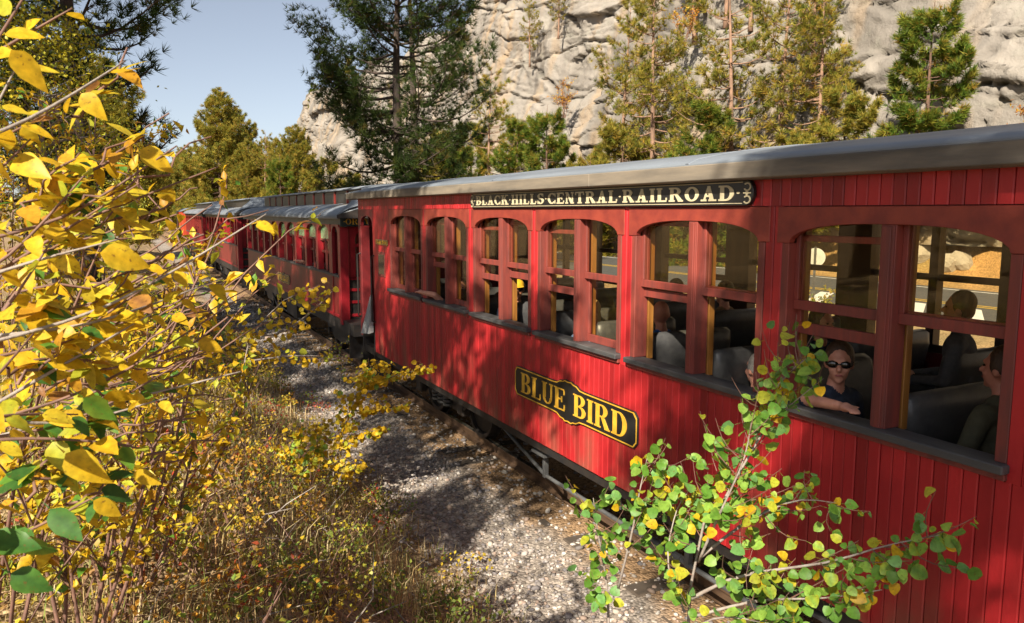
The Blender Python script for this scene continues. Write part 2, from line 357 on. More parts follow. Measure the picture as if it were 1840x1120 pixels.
n = 2600; Y = rng.uniform(3, 60, n); X = rng.uniform(4.5, 6.6, n); size = rng.uniform(.02, .045, n)
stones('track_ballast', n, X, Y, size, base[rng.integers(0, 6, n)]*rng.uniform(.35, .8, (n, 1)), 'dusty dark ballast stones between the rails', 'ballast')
# road beyond the train
def strip(x0, x1, z, y0, y1, step=4):
    m = MB(); yy = np.arange(y0, y1+step, step); m.grid([[(x0, y, z), (x1, y, z)] for y in yy]); return m
tag(strip(15.6, 23.6, .72, -60, 90).build('road', asph), kind='structure')
for nm, x, wd, mt in [('road_marking', 16.2, .12, whitep), ('road_marking', 23.0, .12, whitep), ('road_marking', 19.35, .11, yellowp), ('road_marking', 19.65, .11, yellowp)]:
    tag(strip(x, x+wd, .726, -60, 90).build(nm, mt), kind='structure')
for k in range(7):
    y = 6 + k*1.5
    m = MB(); m.add([(16.7, y, .727), (18.9, y+1.5, .727), (18.9, y+2.0, .727), (16.7, y+.5, .727)], [(0, 1, 2, 3)]); tag(m.build('road_marking', whitep), kind='structure')

# ------------------------------------------------------------------ granite cliff
def worley(x, y, s):
    "nearest-cell distances, cell id and the offset from the cell's centre"
    ix = np.floor(x); iy = np.floor(y); d1 = np.full(x.shape, 9.); d2 = np.full(x.shape, 9.); cid = np.zeros(x.shape); ox = np.zeros(x.shape); oy = np.zeros(x.shape)
    for dx in (-1, 0, 1):
        for dy in (-1, 0, 1):
            cx = ix+dx; cy = iy+dy; px = cx+.15+.7*_hash(cx, cy, s); py = cy+.15+.7*_hash(cx, cy, s+5)
            d = np.sqrt((px-x)**2+(py-y)**2); nw = d < d1
            d2 = np.where(nw, d1, np.minimum(d2, d)); cid = np.where(nw, _hash(cx, cy, s+9), cid); ox = np.where(nw, x-px, ox); oy = np.where(nw, y-py, oy); d1 = np.where(nw, d, d1)
    return d1, d2, cid, ox, oy
cy_ = [-30.]
while cy_[-1] < 165: cy_.append(cy_[-1] + (max(.11, .0038*math.hypot(cy_[-1], 27)) if cy_[-1] > 8 else .5))
cy_ = np.array(cy_); ch = np.linspace(0, 1, 240)
CY, CHh = np.meshgrid(cy_, ch)
top = 24.5 + 3.2*(fbm(CY*.06, CY*0, 3, 41)-.5)*2 + 1.6*(vnoise(CY*.35, CY*0, 44)-.5)
notch = np.exp(-((CY-115)/3.4)**2)*7 + np.exp(-((CY-100)/2.0)**2)*3
end = sstep((CY-148)/8)
top = (top - notch)*(1-end) + 1*end
top = np.where(CY < 40, top + 6*sstep((40-CY)/25), top)
Hh = 2.0 + CHh*(top-2.0)
yy = CY + (fbm(CY*.12, Hh*.16, 3, 61)-.5)*5; hh = Hh + (fbm(CY*.10, Hh*.2, 3, 62)-.5)*2.4 - CY*.13
yw = yy + (fbm(CY*1.1, Hh*1.1, 3, 63)-.5)*.9; hw = hh + (fbm(CY*1.1, Hh*1.1, 3, 64)-.5)*.5
d1, d2, c1, ax_, ay_ = worley(yw/11, hw/2.7, 3); e1, e2, c2, bx_, by_ = worley(yw/4.2+7, hw/1.2+3, 13); g1, g2, c3, gx_, gy_ = worley(yw/.85, hw/.42, 23)
k1 = vnoise(yy*.18, hh*.3, 71); k2 = np.clip(vnoise(yy*.2, hh*.25, 72)*2.2-.75, 0, 1)
crack = np.exp(-((d2-d1)/.028)**2)*(.35+1.1*k1); crack2 = np.exp(-((e2-e1)/.05)**2)*k2
rot_ = lambda c, k: np.cos(c*37*k)
disp = -(c1-.5)*.50 + rot_(c1, 1)*ax_*.45 + rot_(c1, 2)*ay_*.40 + k2*(-(c2-.5)*.40 + rot_(c2, 1)*bx_*.35 + rot_(c2, 2)*by_*.25) + .55*crack + .30*crack2
disp += (.4+.6*k2)*(-(c3-.5)*.10 + rot_(c3, 1)*gx_*.10 + rot_(c3, 2)*gy_*.08) - (fbm(yy*.22, hh*.35, 5, 81)-.5)*1.0 - (fbm(yy*2.6, hh*4.2, 4, 83)-.5)*.16
ledge = .55*np.floor(hh/4.2 + .6*fbm(yy*.1, hh*0, 2, 91)*2)
cx = 26.3 + .20*(Hh-2) + ledge*.55 + disp + 1.6*(fbm(CY*.045, Hh*.05, 2, 95)-.5)*2 + 6*end + 9*sstep((CHh-.965)/.035)
cv = np.stack([cx, CY + (fbm(CY*.5, Hh*.5, 2, 97)-.5)*.4, Hh], -1)
nr, nc = CY.shape; idx = np.arange(nr*nc).reshape(nr, nc)
cf = np.stack([idx[:-1, :-1], idx[1:, :-1], idx[1:, 1:], idx[:-1, 1:]], axis=-1).reshape(-1, 4)
n1 = fbm(CY*.35, Hh*.35, 4, 101)[..., None]; n2 = fbm(CY*.9, Hh*.25, 4, 103)[..., None]
ccol = np.array([.295, .265, .232])*(1.12-n1*.5)*(1-.5*np.clip(crack+.6*crack2, 0, 1))[..., None]*(.92+.16*c2)[..., None]
warm = np.clip((n2-.52)*4, 0, 1); ccol = ccol*(1-.45*warm) + np.array([.40, .26, .13])*.45*warm
lich = np.clip((fbm(CY*1.6, Hh*1.6, 3, 107)-.6)*5, 0, 1)[..., None]; ccol = ccol*(1-.3*lich) + np.array([.26, .26, .21])*.3*lich
stain = np.clip((fbm(CY*1.1, Hh*.10, 4, 111)-.52)*5, 0, 1)[..., None]*np.clip((fbm(CY*.12, Hh*.12, 2, 113)-.4)*4, 0, 1)[..., None]; ccol = ccol*(1-.42*stain)
cm = attrmat('granite', .9, 1.0, 3.2)
cl = np_mesh('cliff', cv.reshape(-1, 3), cf, cm, col=ccol.reshape(-1, 3), smooth=False)
tag(cl, kind='structure')
# boulders on the slope below the cliff
for k in range(26):
    X = rnd.uniform(24.5, 27); Y = rnd.uniform(4, 60); s = rnd.uniform(.3, .95)
    bm = bmesh.new(); bmesh.ops.create_icosphere(bm, subdivisions=2, radius=1)
    for v in bm.verts:
        d = 1 + .5*(float(vnoise(np.array(v.co.x*1.7+k), np.array(v.co.y*1.7+v.co.z*1.3), k))-.5); v.co *= d*s; v.co.z *= .75
    me = bpy.data.meshes.new('boulder'); bm.to_mesh(me); bm.free(); 
    a_ = me.color_attributes.new('Col', 'FLOAT_COLOR', 'POINT')
    for q in a_.data: q.color = (.36, .32, .28, 1)
    me.materials.append(cm); o = link('boulder', me, None, (X, Y, float(gz(X, Y))+s*.2)); o.rotation_euler = (rnd.random(), rnd.random(), rnd.random()*6)
    tag(o, 'grey granite boulder on the slope below the cliff', 'boulder', 'boulders below the cliff')

# ------------------------------------------------------------------ lettering cut from strokes
def arc_poly(cx, cy, rx, ry, tx, ty, a0, a1, n=14):
    "part of a ring: outer radii rx, ry, stroke tx at the sides and ty at top and bottom"
    o = [(cx+rx*math.cos(R(a0+(a1-a0)*i/n)), cy+ry*math.sin(R(a0+(a1-a0)*i/n))) for i in range(n+1)]
    q = [(cx+(rx-tx)*math.cos(R(a0+(a1-a0)*i/n)), cy+(ry-ty)*math.sin(R(a0+(a1-a0)*i/n))) for i in range(n+1)]
    return o + q[::-1]
def rect(a, b, c, d): return [(a, b), (c, b), (c, d), (a, d)]
def glyph(ch, t=.17, h=.085, sf=.07):
    """polygons of a slab-serif capital in a unit-high cell and its width; t stem, h hairline, sf serif"""
    S = lambda x, y, w=t: [rect(x-sf, y, x+w+sf, y+h)]                       # a slab under or over a stem
    st = lambda x, w=t: [rect(x, 0, x+w, 1)] + S(x, 0, w) + S(x, 1-h, w)
    if ch == 'I': return st(sf), t+2*sf
    if ch == 'L': return st(sf) + [rect(sf+t, 0, .62, h), rect(.62-.06, 0, .62, .30)], .64
    if ch == 'E': return st(sf) + [rect(sf+t, 0, .66, h), rect(.60, 0, .66, .28), rect(sf+t, 1-h, .64, 1), rect(.58, .74, .64, 1), rect(sf+t, .47, .48, .47+h), rect(.44, .38, .50, .64)], .68
    if ch == 'B': return st(sf) + [rect(sf+t, 0, .38, h), rect(sf+t, 1-h, .36, 1), rect(sf+t, .5-h/2, .38, .5+h/2), arc_poly(.36, .76, .29, .24, t, h, -90, 90), arc_poly(.38, .26, .32, .26, t, h, -90, 90)], .71
    if ch == 'D': return st(sf) + [rect(sf+t, 0, .36, h), rect(sf+t, 1-h, .36, 1), arc_poly(.36, .5, .38, .5, t, h, -90, 90)], .75
    if ch == 'O': return [arc_poly(.38, .5, .38, .5, t, h, 0, 180), arc_poly(.38, .5, .38, .5, t, h, 180, 360)], .77
    if ch == 'C': return [arc_poly(.40, .5, .40, .5, t, h, 42, 318, 22), rect(.66, .66, .72, .98), rect(.66, .02, .72, .34)], .75
    if ch == 'R': return st(sf) + [rect(sf+t, 1-h, .38, 1), rect(sf+t, .46, .38, .46+h), arc_poly(.37, .73, .30, .27, t, h, -90, 90), [(.36, .46), (.52, .46), (.74, h), (.74, 0), (.56, 0)], rect(.54, 0, .80, h)], .80
    if ch == 'A': return [[(.10, 0), (.20, 0), (.44, 1), (.34, 1)], [(.46, 0), (.66, 0), (.46, 1), (.32, 1)], rect(.20, .28, .58, .28+h), rect(0, 0, .28, h), rect(.40, 0, .78, h)], .79
    if ch == 'K': return st(sf) + [[(sf+t, .42), (sf+t, .56), (.56, 1), (.68, 1)], [(.34, .56), (.46, .68), (.76, 0), (.58, 0)], rect(.48, 1-h, .78, 1), rect(.48, 0, .84, h)], .84
    if ch == 'H': return st(sf) + st(.52) + [rect(sf+t, .46, .52, .46+h)], .52+t+sf
    if ch == 'N': return st(sf, .09) + st(.58, .09) + [[(sf, 1), (sf+.18, 1), (.67, 0), (.50, 0)]], .74
    if ch == 'S': return [arc_poly(.32, .73, .30, .27, t, h, 20, 270, 16), arc_poly(.32, .27+.02, .32, .29, t, h, -160, 90, 16), rect(.53, .68, .59, .98), rect(.03, .02, .09, .32)], .66
    if ch == 'T': return st(.30) + [rect(.02, 1-h, .75, 1), rect(.02, .72, .08, 1), rect(.69, .72, .75, 1)], .77
    if ch == 'U': return [rect(sf, .30, sf+t, 1), rect(.56, .30, .56+.10, 1), arc_poly((sf+.66)/2, .32, (.66-sf)/2, .32, .14, h, 180, 360)] + S(sf, 1-h) + S(.56, 1-h, .10), .73
    if ch == 'V': return [[(.06, 1), (.26, 1), (.46, .08), (.40, 0), (.34, 0)], [(.60, 1), (.70, 1), (.44, 0), (.36, 0)], rect(0, 1-h, .34, 1), rect(.52, 1-h, .78, 1)], .78
    if ch == '.': return [[(.08+.075*math.cos(R(a)), .5+.075*math.sin(R(a))) for a in range(0, 360, 30)]], .16
    if ch == ' ': return [], .34
    return [rect(0, 0, .5, 1)], .5
def lettering(text, parent, material, origin, udir, height, stretch, length=None, gap=.10, thick=.004, t=.17, h=.085, ndir=(-1, 0, 0)):
    "letters laid from origin along udir, each its own mesh under parent"
    gl = [glyph(c, t, h) for c in text]; total = sum(g[1] for g in gl)+gap*(len(gl)-1)
    if length: stretch = length/(total*height)
    o = Vector(origin); u = Vector(udir); nrm = Vector(ndir); x = 0
    for c, (polys, wd) in zip(text, gl):
        if polys:
            m = MB()
            for k, pl in enumerate(polys):
                if sum(pl[i][0]*pl[(i+1) % len(pl)][1]-pl[(i+1) % len(pl)][0]*pl[i][1] for i in range(len(pl))) < 0: pl = pl[::-1]
                dz = thick + k*.00025
                f = [o + u*((x+a)*height*stretch) + Vector((0, 0, b*height)) + nrm*dz for a, b in pl]
                bk = [p - nrm*dz for p in f]; q = len(pl)
                m.add(f+bk, [tuple(range(q))] + [(i, (i+1) % q, (i+1) % q+q, i+q) for i in range(q)])
            m.build('letter', material, parent)
        x += wd+gap

# ------------------------------------------------------------------ the near coach
SX = 3.70; FX = 6.50                                    # outer faces of its two sides
Z0, ZS, ZM, ZSP, ZAR, ZP, ZE = .79, 1.955, 2.57, 2.955, 3.08, 3.18, 3.352
coach = empty('passenger_coach', (TRX, 5.4, 0), 'near dark red wooden passenger coach with a BLUE BIRD name board', 'train car')
CO = W[coach.name]
def bx(name, mt, par, *a, bevel=0, kind=None): return MB().box(*a).build(name, mt, par, bevel=bevel, kind=kind)
# --- planks: one mesh per length, shared
PW = .08
def plank_mesh(name, z0, z1, pw=PW):
    g = .0035; c = .006; t = .022; hw = pw/2-g/2
    poly = [(SX+t, -hw), (SX+c, -hw), (SX, -hw+c), (SX, hw-c), (SX+c, hw), (SX+t, hw)]
    m = MB(); m.prism([(x-CO.x, y) for x, y in poly], 'z', z0, z1)
    me = bpy.data.meshes.new(name); me.from_pydata(m.v, [], m.f); me.materials.append(red); me.validate()
    bm = bmesh.new(); bm.from_mesh(me); bmesh.ops.recalc_face_normals(bm, faces=bm.faces); bm.to_mesh(me); bm.free(); return me
pl_low = plank_mesh('wall_plank', Z0, 1.868); pl_up = plank_mesh('wall_plank', ZP+.004, ZE+.10); pl_mid = plank_mesh('wall_plank', 1.868, ZP+.001, .072)
MODS = [11.02 - 1.626*i for i in range(8)]
BODY0, BODY1 = -2.2, 12.70
rest = MB()
y = BODY1 - PW/2
while y > BODY0:
    if y > 1.75: link('wall_plank', pl_low, coach, (rnd.uniform(-.0022, .0022), y-CO.y, 0))
    else: rest.box(SX, SX+.022, y-PW/2+.002, y+PW/2-.002, Z0, 1.868)
    y -= PW
y = 13.60 - PW/2
while y > BODY0:
    if y > 1.75: link('wall_plank', pl_up, coach, (rnd.uniform(-.0022, .0022), y-CO.y, 0))
    else: rest.box(SX, SX+.022, y-PW/2+.002, y+PW/2-.002, ZP+.004, ZE+.1)
    y -= PW
for i, m0 in enumerate(MODS[:-1]):
    a = m0-.66-.06; b = MODS[i+1]+.70+.06; c = (a+b)/2
    for k in (-1, 1):
        if m0 > 3.5: link('wall_plank', pl_mid, coach, (0, c+k*.0365-CO.y, 0))
        else: rest.box(SX, SX+.022, c+k*.0365-.035, c+k*.0365+.035, 1.868, ZP+.001)
yy_ = MODS[0]+.70+.06
while yy_ < BODY1-.04:
    link('wall_plank', pl_mid, coach, (0, yy_+.036-CO.y, 0)); yy_ += .073
rest.build('wall_siding', red, coach)
# --- inner structure behind the planks
bx('wall_backing', inred, coach, SX+.023, SX+.10, BODY0, BODY1, Z0+.02, 1.895)
bx('wall_backing', inred, coach, SX+.023, SX+.10, BODY0, BODY1, ZP-.02, ZE+.12)
m = MB()
for i, m0 in enumerate(MODS[:-1]): m.box(SX+.023, SX+.19, MODS[i+1]+.70+.045, m0-.66-.045, 1.895, ZP-.02)
m.box(SX+.023, SX+.19, MODS[0]+.70+.045, BODY1, 1.895, ZP-.02); m.build('wall_posts', darkwood, coach)
bx('side_sill', iron, coach, SX+.03, SX+.16, BODY0, 13.5, Z0-.10, Z0+.019)
bx('side_sill', iron, coach, FX-.16, FX-.03, BODY0, 13.5, Z0-.10, Z0+.019)
bx('floor', floorm, coach, SX+.101, FX-.101, BODY0, BODY1, 1.08, 1.2)
bx('ceiling', ceilm, coach, SX+.101, FX-.101, BODY0, BODY1, 3.26, 3.29)
# far side wall with its openings
bx('far_wall', inred, coach, FX-.10, FX, BODY0, BODY1, Z0, 1.90); bx('far_wall', darkwood, coach, FX-.10, FX, BODY0, BODY1, 3.04, ZE+.1)
for i, m0 in enumerate(MODS):
    a = m0-.60; b = m0+.64
    lo = MODS[i+1]+.64 if i < 7 else BODY0
    bx('far_pillar', darkwood, coach, FX-.13, FX-.005, lo, a, 1.90, 3.04)
    bx('far_mullion', darkwood, coach, FX-.11, FX-.02, m0-.04, m0+.04, 1.90, 3.04)
    for q, (c, d) in enumerate(((a, m0-.04), (m0+.04, b))):
        raised = [0, .2, .5, 0, .42, .18, .22, 0][(i*2+q*3) % 8]
        bx('far_sash_rail', darkwood, coach, FX-.08, FX-.05, c, d, 2.54, 2.60)
        bx('far_sash_rail', darkwood, coach, FX-.115, FX-.085, c, d, 1.905+raised, 1.975+raised)
        bx('far_pane', glass, coach, FX-.066, FX-.062, c, d, 2.60, 3.04)
bx('far_pillar', darkwood, coach, FX-.13, FX-.005, MODS[0]+.64, BODY1, 1.90, 3.04)
bx('end_wall', inred, coach, SX+.101, FX-.101, BODY1-.06, BODY1, .8, 3.29); bx('end_wall', inred, coach, SX+.024, FX, BODY0, BODY0+.06, .8, 3.4)
# --- windows
#   how far each lower sash is raised: (far sash = left in the picture, near sash)
RAISE = [(0, 0), (.44, .0), (.40, .47), (.40, .0), (.50, .585), (.43, .585), (.3, .1), (0, 0)]
def arch(a, b, n=18, top=ZAR, spring=ZSP):
    c = (a+b)/2; hw = (b-a)/2; o = []
    for i in range(n+1):
        u = -math.cos(math.pi*i/n); o.append((c+hw*u, spring+(top-spring)*(1-abs(u)**2.7)**(1/2.0)))
    return o
def coach_window(m0, rz):
    a, b = m0-.66, m0+.70
    ar = arch(a, b)
    m = MB(); m.prism([(a-.10, ZSP-.0)] + ar + [(b+.10, ZSP), (b+.10, ZP-.002), (a-.10, ZP-.002)], 'x', SX-.007, SX+.04); win = m.build('window', red2, coach, bevel=.003)
    MB().box(SX-.003, SX+.125, a-.058, a, ZS, ZSP-.001).build('jamb', jamb, win, bevel=.004); MB().box(SX-.003, SX+.125, b, b+.058, ZS, ZSP-.001).build('jamb', jamb, win, bevel=.004)
    m = MB().box(SX+.0, SX+.12, m0-.048, m0+.048, ZS, ZAR+.01).box(SX-.014, SX+.001, m0-.024, m0+.024, ZS, ZAR-.012).box(SX-.007, SX+.001, m0-.040, m0+.040, ZS, ZAR-.006); m.build('mullion', jamb, win, bevel=.003)
    MB().box(SX-.060, SX+.10, a-.075, b+.075, ZS-.045, ZS).build('sill', sillm, win, bevel=.006)
    MB().box(SX-.026, SX+.02, a-.068, b+.068, ZS-.080, ZS-.046).build('apron', jamb, win, bevel=.004)
    for s_, e_ in ((a-.03, a+.012), (b-.012, b+.03), (m0-.055, m0-.035), (m0+.035, m0+.055)): MB().box(SX+.127, SX+.180, s_, e_, ZS-.02, ZAR+.06).build('inner_casing', varn, win, bevel=.003)
    for q, (c, d) in enumerate(((m0+.048, b), (a, m0-.048))):
        u0, u1 = SX+.055, SX+.085
        m = MB().box(u0, u1, c, d, ZM-.03, ZM+.03).box(u0, u1, c, c+.032, ZM+.03, ZAR+.05).box(u0, u1, d-.032, d, ZM+.03, ZAR+.05); m.build('sash', jamb, win, bevel=.003)
        MB().box(u0+.012, u0+.016, c+.032, d-.032, ZM+.03, ZAR+.05).build('pane', glass, win)
        r = rz[q]; l0, l1 = SX+.088, SX+.118; zb, zt = ZS+r+.002, ZS+.62+r
        m = MB().box(l0, l1, c, d, zb, zb+.07).box(l0, l1, c, d, zt-.04, zt).box(l0, l1, c, c+.034, zb+.07, zt-.04).box(l0, l1, d-.034, d, zb+.07, zt-.04); m.build('sash', jamb, win, bevel=.003)
        MB().box(l0+.012, l0+.016, c+.034, d-.034, zb+.07, zt-.04).build('pane', glass, win)
    return win
for m0, rz in zip(MODS, RAISE): coach_window(m0, rz)
# --- roof, eaves
prof = [(3.575, 3.475), (3.66, 3.512), (3.80, 3.540), (4.0, 3.575), (4.3, 3.615), (4.6, 3.646), (4.85, 3.662), (5.1, 3.667)]
prof = prof + [(10.2-x, z) for x, z in prof[-2::-1]]
ysr = list(np.arange(-2.6, 13.2, .6)) + [13.3, 13.6, 13.85, 14.0]
rows = []
for yv in ysr:
    k = max(0, (yv-13.2)/.8); rows.append([(x, yv, 3.475+(z-3.475)*(1-.8*k*k)) for x, z in prof])
m = MB(); m.grid(rows); ro = m.build('roof', roofm, coach, smooth=True); sd = ro.modifiers.new('solid', 'SOLIDIFY'); sd.thickness = .02; sd.offset = -1
for yv in (1.2, 4.45, 7.7, 10.9, 13.1):
    m = MB(); m.grid([[(x, yv+d, z+e) for x, z in prof] for d, e in ((-.02, .001), (-.012, .007), (.012, .007), (.02, .001))]); m.build('roof_seam', roofm, coach)
for yv0, yv1 in ((-2.6, 1.6), (1.604, 5.74), (5.744, 10.1), (10.104, 13.9)):
    m = MB(); m.prism([(3.57, 3.362), (3.60, 3.352), (3.705, 3.352), (3.705, 3.45), (3.60, 3.473), (3.57, 3.465)], 'y', yv0, yv1); m.build('eave_board', fascm, coach, bevel=.004)
m = MB(); m.prism([(6.63, 3.362), (6.60, 3.352), (6.495, 3.352), (6.495, 3.45), (6.60, 3.473), (6.63, 3.465)], 'y', -2.6, 13.9); m.build('eave_board', fascm, coach)
# --- name boards
y0b, y1b = 3.885, 8.52; zc = 3.272; hb = .084
m = MB(); poly = [(y0b+.07, zc-hb), (y1b-.07, zc-hb)] + [(y1b-.07+.07*math.sin(R(a)), zc-hb*math.cos(R(a))) for a in range(15, 180, 15)] + [(y1b-.07, zc+hb-.004), (y0b+.07, zc+hb-.004)] + [(y0b+.07-.07*math.sin(R(a)), zc+hb*math.cos(R(a))) for a in range(15, 180, 15)]
m.prism(poly, 'x', SX-.034, SX-.003); board = m.build('railroad_board', black, coach, bevel=.003)
m = MB()
for zz in (zc-hb+.012, zc+hb-.018): m.box(SX-.0375, SX-.0335, y0b+.10, y1b-.10, zz, zz+.005)
for ye, sg in ((y0b+.055, 1), (y1b-.055, -1)):
    for zz in (-.045, .038):
        m.prism([(ye+sg*.0+p[0], zc+zz+p[1]) for p in arc_poly(0, 0, .036, .028, .012, .009, 40, 330, 12)], 'x', SX-.0375, SX-.0335)
    m.box(SX-.0372, SX-.0335, ye-.035, ye+.035, zc-.006, zc+.002)
    m.prism([(ye+.014*math.cos(R(a)), zc-.002+.016*math.sin(R(a))) for a in range(0, 360, 40)], 'x', SX-.0385, SX-.0338)
m.build('ornament', cream, board)
lettering('.BLACK.HILLS.CENTRAL.RAILROAD.', board, cream, (SX-.034, y1b-.12, zc-.052), (0, -1, 0), .104, 1, length=(y1b-y0b)-.24, gap=.11, t=.19, h=.12)
def name_board(y0, y1, z0, z1, text, parent, x, h, mt, bump=.052, base_mat=black):
    c = (y0+y1)/2; w_ = (y1-y0)/2; ch = .045
    def outline(inset, bp):
        a, b, z_, zt = y0+inset, y1-inset, z0+inset, z1-inset; k = ch
        sc = [(-.30, 0), (-.21, .10), (-.15, .62), (-.09, .72), (-.06, 1.0), (0, .86), (.06, 1.0), (.09, .72), (.15, .62), (.21, .10), (.30, 0)] if bp else []
        f = (y1-y0)/2.25
        bt = [(c+u*f*1.0, z_-v*bp) for u, v in sc]; tp = [(c-u*f*1.0, zt+v*bp) for u, v in sc]
        return [(a, z_+k), (a+k*.25, z_+k*.75), (a+k*.75, z_+k*.25), (a+k, z_)] + bt + [(b-k, z_), (b-k*.75, z_+k*.25), (b-k*.25, z_+k*.75), (b, z_+k), (b, zt-k), (b-k*.25, zt-k*.75), (b-k*.75, zt-k*.25), (b-k, zt)] + tp + [(a+k, zt), (a+k*.75, zt-k*.25), (a+k*.25, zt-k*.75), (a, zt-k)]
    m = MB(); m.prism(outline(0, bump), 'x', x-.020, x-.002); bd = m.build('name_board', base_mat, parent, bevel=.002)
    o1 = outline(.008, bump); o2 = outline(.018, bump); n_ = len(o1)
    m = MB(); m.add([(x-.0235, p[0], p[1]) for p in o1] + [(x-.0235, p[0], p[1]) for p in o2] + [(x-.019, p[0], p[1]) for p in o1] + [(x-.019, p[0], p[1]) for p in o2],
        [(i, (i+1) % n_, (i+1) % n_+n_, i+n_) for i in range(n_)] + [(i, (i+1) % n_, (i+1) % n_+2*n_, i+2*n_) for i in range(n_)] + [(i+n_, (i+1) % n_+n_, (i+1) % n_+3*n_, i+3*n_) for i in range(n_)])
    m.build('gilt_border', mt, bd)
    lettering(text, bd, mt, (x-.020, y1-(y1-y0)*.065, (z0+z1)/2-h/2), (0, -1, 0), h, 1, length=(y1-y0)*.87, gap=.07, t=.19, h=.06)
    return bd
name_board(5.12, 7.37, 1.197, 1.512, 'BLUE BIRD', coach, SX, .212, gold)
m = MB().box(SX-.016, SX-.002, 11.86, 12.50, 2.615, 2.70).build('name_plate', black, coach, bevel=.004)
mm = MB(); 
for z_ in (2.62, 2.690): mm.box(SX-.0185, SX-.0155, 11.875, 12.485, z_, z_+.006)
for y_ in (11.87, 12.48): mm.box(SX-.0185, SX-.0155, y_, y_+.012, 2.626, 2.690)
mm.build('gilt_border', gold, m)
lettering('BLUE BIRD', m, gold, (SX-.016, 12.44, 2.634), (0, -1, 0), .046, 1, length=.52, gap=.08)
m = MB().box(SX-.012, SX+.0, 12.03, 12.42, 2.10, 2.50).build('side_slot_frame', jamb, coach, bevel=.004); MB().box(SX-.0135, SX-.0125, 12.08, 12.37, 2.14, 2.46).build('slot_pane', farglass, m)
# --- vestibule door recess, steps and grab irons at the far end
ar = arch(12.74, 13.44, 14, 3.07, 2.93)
m = MB(); m.prism([(12.70, 2.90), (12.74, 2.90)] + ar + [(13.44, 2.90), (13.60, 2.90), (13.60, ZP+.003), (12.70, ZP+.003)], 'x', SX-.002, SX+.05); m.build('door_arch', inred, coach)
bx('corner_post', inred, coach, SX, SX+.16, 13.44, 13.60, .95, 2.90, bevel=.01); bx('corner_post', inred, coach, FX-.16, FX, 13.44, 13.60, .95, 3.3)
bx('vestibule_wall', inred, coach, SX+.55, SX+.60, 12.70, 13.44, .9, 3.2); bx('vestibule_floor', floorm, coach, SX+.30, FX-.30, 12.70, 13.6, 1.12, 1.2)
bx('end_wall', inred, coach, SX+.16, FX-.16, 13.52, 13.57, 1.0, 3.3)
for k, (z_, x_) in enumerate(((.34, SX-.02), (.62, SX+.15), (.90, SX+.32))): MB().box(x_, x_+.26, 12.76, 13.42, z_, z_+.035).build('step', iron, coach)
for y_ in (12.735, 13.425):
    m = MB(); m.prism([(SX-.02, .30), (SX+.24, .30), (SX+.58, 1.12), (SX-.0, 1.12), (SX-.02, .6)], 'y', y_-.015, y_+.015); m.build('step_side', iron, coach)
for y_ in (12.66, 13.50):
    m = MB().tube([(SX, y_, 2.42), (SX-.06, y_, 2.40), (SX-.06, y_, 1.95), (SX-.06, y_, 1.45), (SX-.06, y_, 1.32), (SX, y_, 1.30)], .014, 6); m.build('grab_iron', iron, coach)
m = MB(); m.add([(SX-.07, 12.68, 1.78), (SX-.10, 12.72, 1.10), (SX-.07, 13.35, 1.02), (SX-.03, 13.0, 1.06), (SX-.03, 12.70, 1.76), (SX-.02, 12.72, 1.12)], [(0, 1, 2), (4, 3, 5), (0, 2, 3, 4), (1, 5, 3, 2), (0, 4, 5, 1)]); m.build('canvas_flap', canvas, coach)
# --- under the floor
rx = SX+.17
m = MB().tube([(rx, 8.9, .84), (rx, 7.02, .36), (rx, 3.2, .36), (rx, 1.3, .84)], .021, 8); m.build('truss_rod', greyiron, coach, smooth=True)
m = MB().tube([(rx, 5.15, .36), (rx, 4.75, .36)], .040, 8); m.build('turnbuckle', greyiron, coach)
for y_ in (7.02, 4.66, 3.2):
    m = MB().box(rx-.10, rx+.10, y_-.14, y_+.14, .60, .63).box(rx-.06, rx+.06, y_-.09, y_+.09, .63, .70).box(rx-.025, rx+.025, y_-.025, y_+.025, .34, .60); m.build('queen_post', greyiron, coach, bevel=.004)
    bx('needle_beam', iron, coach, rx-.05, FX-.2, y_-.08, y_+.08, .63, .78)
m = MB().tube([(rx+.12, 5.75, .70), (rx+.02, 5.75, .62), (rx-.0, 5.62, .62), (rx-.0, 5.62, .48)], .012, 6); m.build('drain_pipe', greyiron, coach)
for x_, z_, r_ in ((rx+.30, .60, .022), (rx+.38, .52, .016), (rx+.62, .58, .03)):
    MB().tube([(x_, 1.2, z_), (x_, 5.0, z_-.02), (x_, 9.2, z_), (x_+.15, 9.5, z_+.15)], r_, 6).build('brake_pipe', greyiron, coach, smooth=True)
MB().tube([(rx+.55, 5.2, .52), (rx+.55, 5.25, .52), (rx+.55, 6.45, .52), (rx+.55, 6.5, .52)], [.10, .17, .17, .10], 14).build('air_tank', iron, coach)
MB().tube([(rx+.02, 8.95, .80), (rx+.02, 9.3, .55), (rx+.05, 9.45, .62)], .02, 6).build('air_hose', iron, coach, smooth=True)
bx('centre_sill', iron, coach, TRX-.3, TRX+.3, BODY0, 13.4, .66, 1.07)
bx('battery_box', iron, coach, rx+.45, rx+1.1, 7.4, 8.4, .42, .9)
